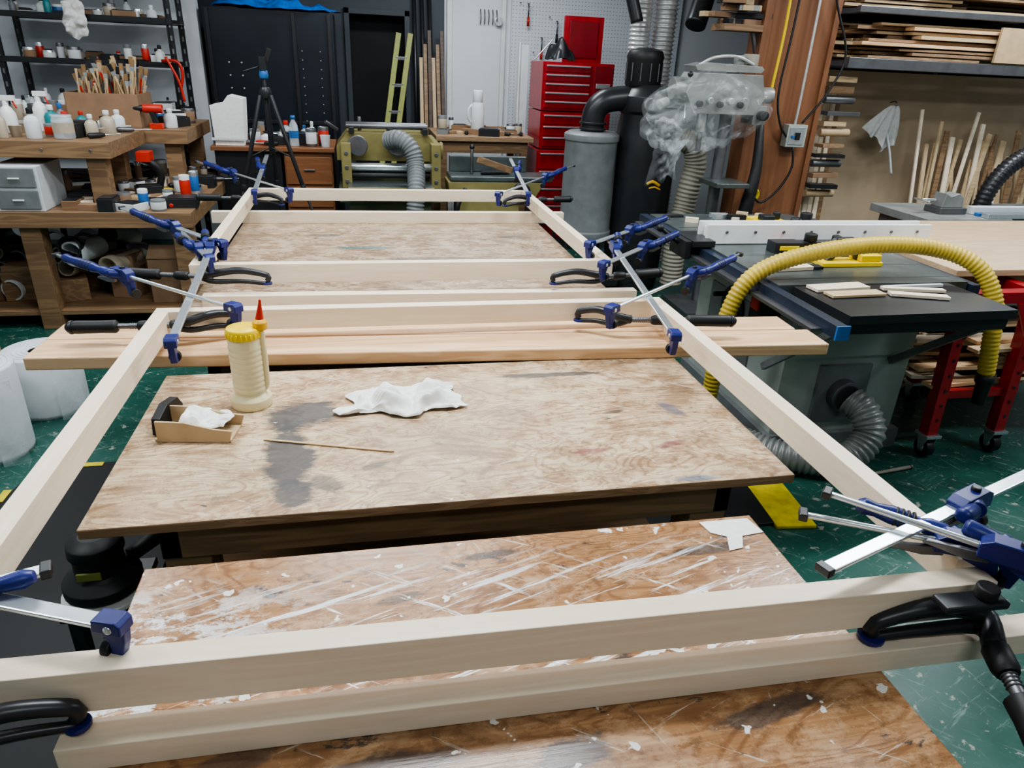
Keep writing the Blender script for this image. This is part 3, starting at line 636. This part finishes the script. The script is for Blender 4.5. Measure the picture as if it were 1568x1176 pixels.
for z in (.5,1.15,1.49,1.79,2.1): o.box(-2.57,-1.34,6.28,6.72,z-.035,z-.03,'blackm'); o.box(-2.57,-1.34,6.28,6.29,z-.04,z,'blackm'); o.box(-2.57,-1.34,6.71,6.72,z-.04,z,'blackm')
o.done(.001)
clutter('shelf_supplies',-2.48,-1.45,6.34,6.64,1.461,34,21,(0,1,3,5,2),dmin=.006)
clutter('shelf_supplies',-2.48,-1.45,6.34,6.64,1.761,28,22,(0,1,2,5,2),dmin=.006)
clutter('shelf_supplies',-2.48,-1.45,6.34,6.64,1.121,20,23,(0,1,2,5))
o=Ob('hanging_white_rag'); o.cloth((-1.98,6.24,1.76),.16,.26,.05,'cloth',12,26,vert=True,freq=10); o.done(0,fixn=False)
o=Ob('red_c_clamp'); o.tube([(-1.44,6.24,1.50),(-1.33,6.22,1.50),(-1.30,6.22,1.42),(-1.33,6.22,1.30)],.011,'redp',8,.02); o.tube([(-1.40,6.2,1.53),(-1.33,6.2,1.36),(-1.31,6.2,1.22)],.010,'redp',8,.02); o.done(0)
o=Ob('dark_storage_cabinet'); o.box(-1.22,-.18,6.84,7.5,0,1.91,'cabd')
for x in (-1.2,-.52,-.23): o.box(x,x+.03,6.82,6.84,.02,1.90,'blackm')
for x in (-1.05,-.95): 
    for k in range(3): o.cyl((x,6.84,1.3+k*.1),(x,6.83,1.3+k*.1),.008,'steel',seg=8)
for k in range(9): o.cyl((-.45,6.84,1.05+k*.07),(-.45,6.828,1.05+k*.07),.005,'lgrey',seg=8); o.cyl((-.30,6.84,1.05+k*.07),(-.30,6.828,1.05+k*.07),.005,'lgrey',seg=8)
o.box(-1.2,-.2,6.83,6.845,1.02,1.05,'blackm'); o.done(.004)
o=Ob('blue_tarp'); o.cloth((-.68,7.06,1.912),1.06,.56,.06,'tarp',4,30,freq=5); o.done(0,fixn=False)
o=Ob('extension_ladder')
for dx in (0,.11):
    o.beam((.08+dx,6.9,.0),(.40+dx,7.45,1.80),.05,.03,'ygreen',V((0,1,0)))
for k in range(7):
    t=.1+k*.13; p=V((.08,6.9,0)).lerp(V((.40,7.45,1.80)),t); o.beam(p,p+V((.11,0,0)),.03,.03,'dsteel')
o.done(.003)
o=Ob('leaning_boards')
for i in range(6): o.beam((.60+i*.045,7.2-.01*i,0),(.62+i*.04,7.60,1.6+.12*(i%3)),.035,.02,['pinez','oldwood','darkwood'][i%3],V((0,1,0)))
o.done(.002)
o=Ob('black_pipe_stack'); 
for i in range(3): o.cyl((.58+i*.09,7.55,0),(.56+i*.07,7.67,2.4),.02,'blackm')
o.lathe([(.03,0),(.03,.05)],(.58,7.55,.0),'dsteel'); o.done(0)
o=Ob('wooden_desk'); o.box(-1.06,-.19,5.62,6.25,.935,.965,'desk'); o.box(-1.04,-.58,5.66,6.2,0,.935,'blackm'); o.box(-.56,-.21,5.66,6.2,.0,.935,'desk')
for z0 in (.12,.36,.53,.70): 
    hgt={.12:.22,.36:.15,.53:.15,.70:.2}[z0]; o.box(-.55,-.22,5.64,5.66,z0,z0+hgt,'desk'); o.box(-.42,-.34,5.625,5.64,z0+hgt*.5,z0+hgt*.5+.012,'dsteel')
o.done(.003)
o=Ob('white_bin'); o.prism([(-.10,0),(.10,0),(.12,.32),(.02,.34),(-.02,.29),(-.11,.27)],.20,'cloth',(-.93,5.78,.9655),Rx(math.pi/2)); o.box(-1.05,-.82,5.66,5.665,1.0,1.02,'foam'); o.done(.02)
o=Ob('water_bottle'); o.lathe([(.032,0),(.035,.01),(.033,.06),(.035,.11),(.03,.15),(.014,.18),(.014,.2)],(-.48,5.72,.9655),'clear',20); o.lathe([(.0355,.06),(.0355,.11)],(-.48,5.72,.9655),'bluel',20,cap=False); o.lathe([(.017,.19),(.017,.215)],(-.48,5.72,.9655),'bluel',16); o.done(0)
clutter('desk_supplies',-.78,-.25,5.70,6.15,.9655,26,31,(0,1,2,3,5),avoid=((-.56,-.4,5.6,5.82),),dmin=.006)
o=Ob('camera_tripod'); hd=V((-.60,5.25,1.36))
for a in (-2.5,-.55,1.55):
    ft=V((hd.x+.52*math.cos(a),hd.y+.30*math.sin(a),0.01)); k=hd.lerp(ft,.45); o.cyl(hd+V((math.cos(a)*.04,math.sin(a)*.04,-.02)),k,.014,'blackm'); o.cyl(k,ft,.009,'black'); o.cyl(k-V((0,0,.02)),k+V((0,0,.02)),.018,'blackm'); o.ball(ft+V((0,0,.008)),.016,'black')
    o.cyl(hd-V((0,0,.35)),hd.lerp(ft,.3),.005,'blackm')
o.cyl(hd-V((0,0,.4)),hd+V((0,0,.12)),.012,'blackm'); o.lathe([(.035,-.04),(.04,0),(.03,.03)],hd,'blackm'); o.lathe([(.025,0),(.03,.02),(.025,.05)],hd+V((0,0,.08)),'bluel')
o.box(hd.x-.02,hd.x+.02,hd.y-.03,hd.y+.03,hd.z+.13,hd.z+.21,'blackm'); o.beam(hd+V((.02,0,.18)),hd+V((.05,0,.26)),.03,.015,'black',V((0,1,0))); o.cyl(hd+V((0,0,.16)),hd+V((-.12,-.05,.12)),.006,'blackm'); o.done(.002)
# ------------------------------------------------------------ planer
o=Ob('thickness_planer')
o.box(-.10,.52,5.55,6.15,0,.60,'oliveg'); o.box(-.17,.60,5.48,6.25,.60,.70,'oliveg'); 
for x in (-.14,.52):
    o.box(x,x+.07,5.5,6.2,.70,1.02,'olive')
    for k in range(3): o.cyl((x+.035,5.5,.75+k*.1),(x+.035,5.49,.75+k*.1),.014,'dsteel',seg=12)
o.prism([(-.38,0),(.38,0),(.38,.10),(.30,.20),(-.30,.20),(-.38,.10)],.42,'olive',(.205,5.85,.88),Rx(math.pi/2))
o.cyl((-.12,5.60,.84),(.54,5.60,.84),.03,'steel'); o.cyl((-.12,5.66,.78),(.54,5.66,.78),.03,'dsteel'); o.box(-.10,.52,5.3,5.6,.71,.74,'iron'); o.box(-.10,.52,5.28,5.3,.66,.74,'olive')
for y in (5.62,5.74): o.cyl((-.10,y,1.13),(.50,y,1.13),.02,'dsteel')
for x in (-.08,.20,.46): o.box(x,x+.04,5.58,5.78,1.08,1.12,'blackm')
o.cyl((.0,5.8,1.08),(.0,5.8,1.18),.015,'dsteel'); o.lathe([(.07,0),(.075,.01),(.07,.02)],(-.02,5.55,1.0),'dsteel',20,V((0,-1,0)))
o.cyl((-.16,5.62,1.10),(-.24,5.55,1.16),.012,'dsteel'); o.lathe([(.06,0),(.07,.015),(.06,.03)],(.60,5.75,.95),'olive',20,V((1,0,0)))
for k in range(5): o.box(-.05+k*.11,.02+k*.11,5.545,5.55,.2,.5,'olive')
o.lathe([(.09,0),(.09,.08)],(.28,5.62,1.0),'grey',20,V((0,-1,.3)).normalized()); o.done(.008)
o=Ob('grey_planer_hose'); o.tube([(.20,5.52,1.04),(.28,5.44,1.06),(.36,5.40,1.0),(.39,5.36,.88),(.38,5.22,.70),(.36,5.2,.4),(.40,5.2,.1)],.062,'grey',18,.006,.09,.026); o.done(0)
o=Ob('jointer'); 
o.box(.72,1.20,5.45,5.75,.0,.62,'olive'); o.prism([(-.32,0),(.34,0),(.42,.14),(-.34,.14)],.26,'olive',(.98,5.6,.62),Rx(math.pi/2)); o.box(.66,1.46,5.46,5.74,.765,.80,'iron'); o.box(.68,1.30,5.72,5.75,.80,.92,'iron'); o.prism([(0,0),(.22,.03),(.26,.1),(.05,.12)],.02,'blackm',(.9,5.55,.812)); o.cyl((1.2,5.42,.70),(1.2,5.38,.70),.07,'blackm'); o.tube([(.7,5.4,.4),(.70,5.35,.6),(.77,5.4,.72)],.02,'black')
o.beam((.86,5.45,.93),(1.14,5.50,.84),.02,.05,'oldwood'); o.cyl((.84,5.6,.80),(.84,5.6,1.0),.012,'dsteel'); o.ball((.84,5.6,1.0),.02,'blackm'); o.done(.006)
o=Ob('side_worktable'); o.box(.64,1.50,6.35,7.1,.96,1.0,'plyedge'); 
for x in (.68,1.40):
    for y in (6.4,7.0): o.box(x,x+.06,y,y+.06,0,.96,'oldwood')
o.box(.7,1.46,6.4,6.43,.86,.96,'oldwood'); o.box(.66,1.48,6.4,7.05,.45,.48,'oldwood'); o.done(.003)
clutter('table_supplies',.72,1.43,6.42,7.0,1.0005,30,41,(2,4,4,1,4,3),avoid=((.95,1.15,6.6,6.8),),dmin=.006)
o=Ob('white_pump_bottle'); o.lathe([(.055,0),(.06,.01),(.06,.22),(.04,.27),(.025,.29),(.025,.33)],(1.05,6.7,1.0005),'foam',24); o.lathe([(.04,.25),(.045,.26),(.045,.35),(.04,.36)],(1.05,6.7,1.0005),'foam',24); o.tube([(1.0,6.7,1.08),(.965,6.68,1.12),(.965,6.68,1.20),(1.0,6.7,1.24)],.010,'foam',8); o.done(0)
o=Ob('red_tool_chest')
def chest(z0,z1,n,x0,x1,y0,y1,wd):
    o.box(x0,x1,y0,y1,z0,z1,'red'); hh=(z1-z0-.03)/n
    for i in range(n):
        a=z0+.015+i*hh; o.box(x0+.02,x0+wd,y0-.012,y0,a+.006,a+hh-.006,'red'); o.box(x0+.03,x0+wd-.01,y0-.024,y0-.012,a+hh-.024,a+hh-.010,'steel')
chest(.10,.90,5,1.54,2.22,6.38,6.9,.66); chest(.91,1.22,3,1.56,2.20,6.40,6.88,.43); chest(1.23,1.62,5,1.56,2.20,6.40,6.88,.43)
o.box(2.02,2.19,6.39,6.40,.93,1.2,'reddk'); o.box(2.02,2.19,6.388,6.40,1.25,1.6,'reddk'); o.box(2.04,2.17,6.38,6.388,1.42,1.46,'steel')
o.box(1.85,2.22,6.86,6.89,1.62,2.0,'red'); o.box(1.90,2.17,6.85,6.86,1.66,1.96,'reddk'); o.cyl((1.58,6.86,1.62),(1.75,6.86,1.8),.006,'steel')
for x in (1.6,2.15): 
    for y in (6.45,6.8): o.cyl((x,y-.02,.05),(x,y+.02,.05),.05,'black')
o.done(.005)
o=Ob('black_tool_bag'); o.cloth((1.76,6.6,1.622),.28,.28,.13,'blackm',6,24,freq=6); o.done(0,fixn=False)
o=Ob('tall_white_panel'); o.box(1.515,1.60,7.15,7.18,0,1.75,'foam'); o.box(1.50,1.515,7.13,7.20,0,1.77,'white'); o.done(.003)
o=Ob('dust_collector')
o.lathe([(.20,.40),(.205,.42),(.205,.45),(.195,.46),(.195,1.10),(.205,1.11),(.205,1.15),(.17,1.17)],(1.68,5.25,0),'grey',32)
o.tube([(1.68,5.25,1.12),(1.68,5.25,1.28),(1.74,5.24,1.37),(1.88,5.24,1.40),(2.02,5.24,1.40)],.085,'blackm',20,.02)
for z in (1.18,1.22): o.lathe([(.10,0),(.10,.015)],(1.68,5.25,z),'blackm',24)
o.box(1.44,1.92,5.03,5.47,.05,.10,'blackm'); 
for x in (1.48,1.86):
    for y in (5.07,5.43): o.box(x,x+.02,y,y+.02,.05,.45,'blackm'); o.cyl((x,y,.0),(x,y,.05),.02,'black')
o.lathe([(.20,.0),(.22,.1),(.23,.5),(.24,1.0),(.22,1.15),(.20,1.3),(.23,1.32),(.23,1.42),(.16,1.5)],(2.10,5.25,0),'blackm',32)
o.lathe([(.12,1.48),(.13,1.5),(.13,1.66),(.135,1.68),(.12,1.72),(.05,1.74)],(2.03,5.25,0),'black',24)
o.tube([(2.06,5.02,.83),(2.10,5.01,.85),(2.16,5.02,.82)],.012,'ycream',8); o.tube([(2.08,5.02,.80),(2.12,5.01,.81),(2.17,5.02,.79)],.007,'ycream',8)
for k in range(12): 
    a=k*math.pi/6; o.box(2.03+.132*math.cos(a)-.004,2.03+.132*math.cos(a)+.004,5.25+.132*math.sin(a)-.004,5.25+.132*math.sin(a)+.004,1.52,1.64,'dsteel')
o.done(.003)
o=Ob('silver_flex_duct')
o.tube([(2.10,5.60,2.8),(2.10,5.60,2.0),(2.11,5.62,1.6),(2.12,5.62,1.2)],.075,'silver',18,.008,.10,.03)
o.tube([(2.29,5.60,2.8),(2.29,5.60,2.0),(2.30,5.6,1.4),(2.42,5.6,.8),(2.44,5.6,.1)],.08,'silver',18,.008,.10,.03); o.done(0)
o=Ob('black_duct_pipe'); o.tube([(2.52,5.4,2.8),(2.52,5.4,2.35),(2.48,5.38,2.1),(2.40,5.3,1.9)],.075,'blackm',18); o.tube([(1.83,5.4,2.8),(1.90,5.4,2.2),(1.98,5.36,1.90)],.045,'blackm',14); o.done(0)
o=Ob('beige_flex_hose'); o.tube([(2.26,4.95,1.16),(2.34,4.93,1.12),(2.38,4.93,1.0),(2.36,4.93,.85),(2.34,4.93,.68),(2.30,4.9,.5),(2.3,4.9,.1)],.078,'beige',18,.007,.09,.03); o.done(0)
o=Ob('drill_press')
o.box(2.20,2.62,4.36,4.80,0,.05,'dsteel'); o.cyl((2.42,4.66,.05),(2.42,4.66,1.66),.04,'dsteel',seg=24); o.box(2.32,2.56,4.44,4.72,.90,.93,'iron')
o.prism([(-.20,0),(.22,0),(.28,.10),(.24,.24),(-.20,.24),(-.27,.12)],.24,'mgrey',(2.30,4.60,1.36),Rx(math.pi/2)); o.prism([(-.18,0),(.26,0),(.28,.02),(.26,.04),(-.12,.05),(-.2,.03)],.18,'mgrey',(2.28,4.60,1.61),Rx(math.pi/2)); o.cyl((2.22,4.60,1.40),(2.22,4.60,1.24),.035,'steel'); o.cyl((2.22,4.60,1.24),(2.22,4.60,1.12),.018,'dsteel')
for a in (0,2.1,4.2): o.cyl((2.08,4.58,1.45),(2.05,4.58+.16*math.cos(a),1.45+.16*math.sin(a)),.007,'steel',seg=8); o.ball((2.05,4.58+.16*math.cos(a),1.45+.16*math.sin(a)),.018,'blackm')
o.cyl((2.50,4.6,1.62),(2.50,4.6,1.72),.05,'beige'); o.cyl((2.40,4.56,1.64),(2.40,4.56,1.71),.035,'mgrey'); o.cyl((2.58,4.55,1.48),(2.66,4.55,1.48),.05,'mgrey'); o.box(2.53,2.62,4.5,4.66,1.30,1.42,'mgrey'); o.cyl((2.58,4.5,1.36),(2.58,4.44,1.36),.03,'blackm')
for k in range(5): o.cyl((2.12+k*.07,4.47,1.42+.02*(k%2)),(2.12+k*.07,4.44,1.42+.02*(k%2)),.02,['blackm','steel'][k%2],seg=14)
o.cyl((1.98,4.60,1.50),(2.10,4.60,1.50),.07,'mgrey'); o.box(1.95,2.65,4.62,4.66,1.38,1.44,'steel'); o.cyl((1.96,4.60,1.42),(1.90,4.58,1.40),.03,'lgrey')
o.tube([(2.12,4.55,1.64),(2.2,4.5,1.69),(2.35,4.5,1.70),(2.5,4.55,1.66)],.010,'silver',8); o.done(.005)
o=Ob('plastic_dust_cover')
vs=bmesh.ops.create_icosphere(o.bm,subdivisions=6,radius=1)['verts']
for v in vs:
    d=v.co.copy(); q=d*1.3+V((3,1,2)); n_=abs(noise.noise(q))+.4*abs(noise.noise(q*2.4))+.10*abs(noise.noise(q*6))
    k=.88+.36*n_; dr=.18*max(0,-d.z)*(.5+abs(noise.noise(d*3)))
    v.co=V((2.22+d.x*.41*k,4.58+d.y*.24*k,1.45+d.z*.17*k-dr-(.16*max(0,-d.x-.2))))
o._tag(vs,'film',True)
o.cloth((1.90,4.40,1.14),.20,.38,.05,'film',5,24,vert=True,freq=9,rag=.4); o.done(0,fixn=False)
o=Ob('wall_post_panel'); o.box(2.70,3.22,4.86,5.0,0,3.0,'redwood'); o.box(2.68,2.74,4.84,5.02,0,3.0,'redwood'); o.box(3.20,3.24,4.84,5.02,0,3.0,'redwood'); o.done(.003)
o=Ob('electrical_switch_box'); o.box(2.97,3.12,4.77,4.84,1.14,1.29,'lgrey'); o.box(2.985,3.105,4.765,4.77,1.155,1.275,'steel'); o.box(3.03,3.06,4.745,4.765,1.19,1.24,'blackm'); o.box(3.0,3.02,4.75,4.765,1.2,1.22,'bluel')
o.tube([(3.045,4.82,1.29),(3.05,4.82,1.6),(3.05,4.82,2.9)],.010,'silver',8); o.done(.003)
o=Ob('black_power_cable'); 
o.tube([(2.90,4.80,2.6),(2.88,4.80,1.9),(2.86,4.8,1.5),(2.90,4.78,1.3),(2.98,4.78,1.2)],.008,'black',8)
o.tube([(3.04,4.78,1.14),(3.05,4.76,1.0),(2.98,4.76,.85),(2.86,4.76,.75),(2.78,4.76,.80)],.008,'black',8)
o.tube([(3.0,4.80,2.6),(3.15,4.80,2.1),(3.3,4.78,1.75),(3.22,4.78,1.5),(3.08,4.79,1.3)],.008,'black',8)
o.tube([(2.80,4.80,2.6),(2.82,4.80,1.95),(2.80,4.8,1.5)],.010,'yellow',8)
o.lathe([(.05,0),(.05,.015),(.035,.015),(.035,0)],(2.80,4.80,.80),'tape',20,V((0,-1,0))); o.done(0)
o=Ob('black_hanging_hose'); o.tube([(2.72,4.76,1.34),(2.70,4.68,1.25),(2.69,4.62,1.0),(2.66,4.6,.8),(2.64,4.6,.58)],.022,'black',12,r1=.055); o.done(0)
o=Ob('scrap_wood_pile'); rs=random.Random(12)
o.box(2.38,2.66,4.80,5.0,1.86,1.90,'oldwood'); o.beam((2.64,4.9,1.86),(2.70,4.9,1.7),.03,.02,'dsteel')
for i in range(30):
    z=1.90+.04*(i//4); x=2.38+rs.random()*.26; y=4.88+rs.uniform(-.06,.1); l=rs.uniform(.05,.13); o.box(x-l,x+l,y-.03,y+.03,z,z+.033,rs.choice(['pine','oldwood','dsteel','card','blackm','mgrey']),Rz(rs.uniform(-.5,.5)))
o.done(.002)
o=Ob('lumber_rack')
for y in (4.86,5.60): 
    o.box(3.38,6.25,y-.02,y+.02,1.67,1.74,'dsteel')
    if y<5: o.box(3.38,6.25,y-.02,y+.02,2.02,2.06,'dsteel')
for x in (3.42,4.7,6.15):
    o.box(x,x+.05,5.58,5.64,0,2.9,'dsteel'); 
    for z in (1.70,2.04): o.box(x,x+.05,4.86,5.6,z-.02,z+.018,'dsteel')
o.done(.003)
o=Ob('stacked_lumber'); rs=random.Random(4)
for lay in range(22):
    th_=rs.uniform(.014,.024)
    z=1.742+lay*.027 if lay<9 else 2.062+(lay-9)*.027
    for k in range(5):
        y=4.96+k*.12+rs.uniform(-.04,.03); x0=3.36+rs.uniform(-.1,.6); x1=6.1-rs.uniform(0,.8)
        if rs.random()<.65: x1=x0+rs.uniform(.5,1.6)
        o.box(x0,x1,y-.05,y+.05,z,z+th_,rs.choice(['pine','oldwood','plyedge','fir','tan','mdf','card']),Rz(rs.uniform(-.03,.03)))
o.box(4.55,4.85,4.83,4.85,1.75,1.98,'tan'); o.done(.001)
o=Ob('mdf_sheet'); o.box(3.66,6.1,5.42,5.44,.0,1.66,'mdf',Rx(-.05),(4.5,5.43,0)); o.box(3.66,3.70,5.38,5.415,.0,1.6,'pinez',Rx(-.05),(4.5,5.43,0)); o.done(.002)
o=Ob('leaning_offcut_strips'); rs=random.Random(8)
for i in range(30):
    x=4.45+i*.04+rs.uniform(-.02,.02); hgt=rs.uniform(.85,1.42); dx=rs.uniform(-.04,.18)
    o.beam((x-dx,5.0+rs.uniform(-.08,.05),0),(x+dx,5.26,hgt),rs.uniform(.022,.05),.015,rs.choice(['pinez','maple','pine','tan','oldwood']),V((0,1,0)))
o.done(.001)
o=Ob('vertical_lumber_stack'); rs=random.Random(10)
for i in range(16):
    x=3.30+(i%8)*.045; y=5.1+(i//8)*.1; o.beam((x,y,0),(x+rs.uniform(-.01,.03),y+.1,rs.uniform(1.0,1.62)),.038,.02,rs.choice(['pinez','oldwood','maple','darkwood']),V((0,1,0)))
for i in range(12):
    z=.75+i*.075; y=5.0+rs.uniform(-.03,.03)
    if i%3: o.box(3.36,3.36+rs.uniform(.14,.28),y-.05,y+.04,z,z+rs.uniform(.02,.05),rs.choice(['pine','card','dsteel','oldwood','blackm','plyedge']),Rz(rs.uniform(-.2,.2)))
    else: o.cyl((3.36,y,z+.03),(3.60,y,z+.03),.028,rs.choice(['tan','dsteel','oldwood']),seg=14)
o.done(.001)
o=Ob('hanging_grey_cloth')
# cloth draped from a hook: pinched at the top, folds widening downward with an uneven hem
n=40; g={}
for i in range(n+1):
    for j in range(25):
        u=i/n*2-1; t=j/24
        w=.035+.125*t**.7; hem=.26+.07*math.sin(u*2.2+.6)+.03*math.sin(u*7)
        g[i,j]=o.bm.verts.new(V((4.15+u*w-.06*t,5.25-.028*t*math.sin(u*9+t*1.5)-.012*math.sin(u*21)*t-.01,1.42-hem*t)))
k_=o.mi('rag')
for i in range(n):
    for j in range(24):
        f=o.bm.faces.new((g[i,j],g[i+1,j],g[i+1,j+1],g[i,j+1])); f.material_index=k_; f.smooth=True
o.tube([(4.15,5.30,1.44),(4.15,5.24,1.45),(4.15,5.22,1.42)],.006,'dsteel',8,.01)
o.tube([(4.12,5.24,1.25),(4.18,5.22,1.10),(4.26,5.22,.90)],.009,'foam',8); o.done(0,fixn=False)
o=Ob('shop_vacuum_hose'); o.tube([(4.15,4.2,.20),(4.17,4.2,.55),(4.2,4.2,.80),(4.24,4.2,.98),(4.36,4.2,1.13),(4.55,4.2,1.22),(4.9,4.2,1.30)],.055,'blackm',14,.01,.08,.03); o.done(0)
o=Ob('side_machine_bench'); o.box(3.45,4.08,3.80,4.35,.78,.83,'mgrey'); o.box(3.5,4.05,3.84,4.3,.70,.78,'dsteel'); o.box(4.27,4.7,3.80,4.35,.78,.83,'mgrey')
for x in (3.52,4.0,4.6):
    for y in (3.86,4.25): o.box(x,x+.05,y,y+.05,0,.78,'dsteel')
o.done(.003)
o=Ob('bench_vise'); o.box(3.66,3.86,3.95,4.1,.8305,.87,'dsteel'); o.prism([(-.08,0),(.08,0),(.07,.06),(.03,.09),(-.03,.07),(-.07,.09)],.10,'mgrey',(3.76,4.02,.87),Rx(math.pi/2)); o.cyl((3.66,4.02,.91),(3.56,4.02,.91),.012,'steel'); o.cyl((3.56,3.95,.91),(3.56,4.09,.91),.006,'steel'); o.done(.004)
o=Ob('aluminium_straightedge'); o.box(3.9,4.6,3.81,3.87,.8305,.86,'steel'); o.box(3.9,4.6,3.89,3.93,.8305,.85,'bluel'); o.box(3.9,4.6,3.95,4.0,.8305,.88,'white'); o.done(.003)
# ------------------------------------------------------------ lights
def fixture(x,y,sx,sy,power,col=(.91,.965,1)):
    o=Ob('ceiling_light_fixture'); o.box(x-sx/2-.03,x+sx/2+.03,y-sy/2-.03,y+sy/2+.03,2.93,3.0,'white'); o.done(.005)
    l=bpy.data.lights.new('ceiling_tube','AREA'); l.shape='RECTANGLE'; l.size=sx; l.size_y=sy; l.energy=power; l.color=col
    lo=bpy.data.objects.new('ceiling_tube_light',l); lo.location=(x,y,2.92); bpy.context.collection.objects.link(lo)
fixture(.2,1.9,1.3,.3,62)
fixture(.1,3.9,1.3,.3,42)
fixture(2.6,2.7,1.2,.3,48)
fixture(3.9,1.2,1.2,.3,42)  # added fill fixture, put in to brighten the dim right side
fixture(-1.9,4.0,1.2,.3,36)
fixture(-1.9,1.4,1.2,.3,28)  # extra fixture added on the left as fill light
fixture(.9,6.0,1.3,.3,46)
fixture(4.4,4.0,1.2,.3,48)
fixture(.3,-.9,1.3,.3,20)
w=bpy.data.worlds.new('world'); bpy.context.scene.world=w; w.use_nodes=True; w.node_tree.nodes['Background'].inputs[0].default_value=(.6,.7,.8,1); w.node_tree.nodes['Background'].inputs[1].default_value=.25
# ------------------------------------------------------------ camera
th=math.radians(24.86); ro=math.radians(2.7); yw=math.radians(12.5)
h=V((math.sin(yw),math.cos(yw),0)); r=V((math.cos(yw),-math.sin(yw),0)); zz=V((0,0,1))
fw=h*math.cos(th)-zz*math.sin(th); up=h*math.sin(th)+zz*math.cos(th)
R_=r*math.cos(ro)+up*math.sin(ro); U_=-r*math.sin(ro)+up*math.cos(ro)
cam=bpy.data.cameras.new('camera'); cam.sensor_width=36; cam.lens=1075/1568*36; cam.clip_start=.05
co=bpy.data.objects.new('camera',cam); mt=Matrix((R_,U_,-fw)).transposed().to_4x4(); mt.translation=V((0,0,1.63)); co.matrix_world=mt
bpy.context.collection.objects.link(co); bpy.context.scene.camera=co
try:
    bpy.context.scene.view_settings.view_transform='AgX'; bpy.context.scene.view_settings.look='AgX - Medium High Contrast'
except Exception: pass
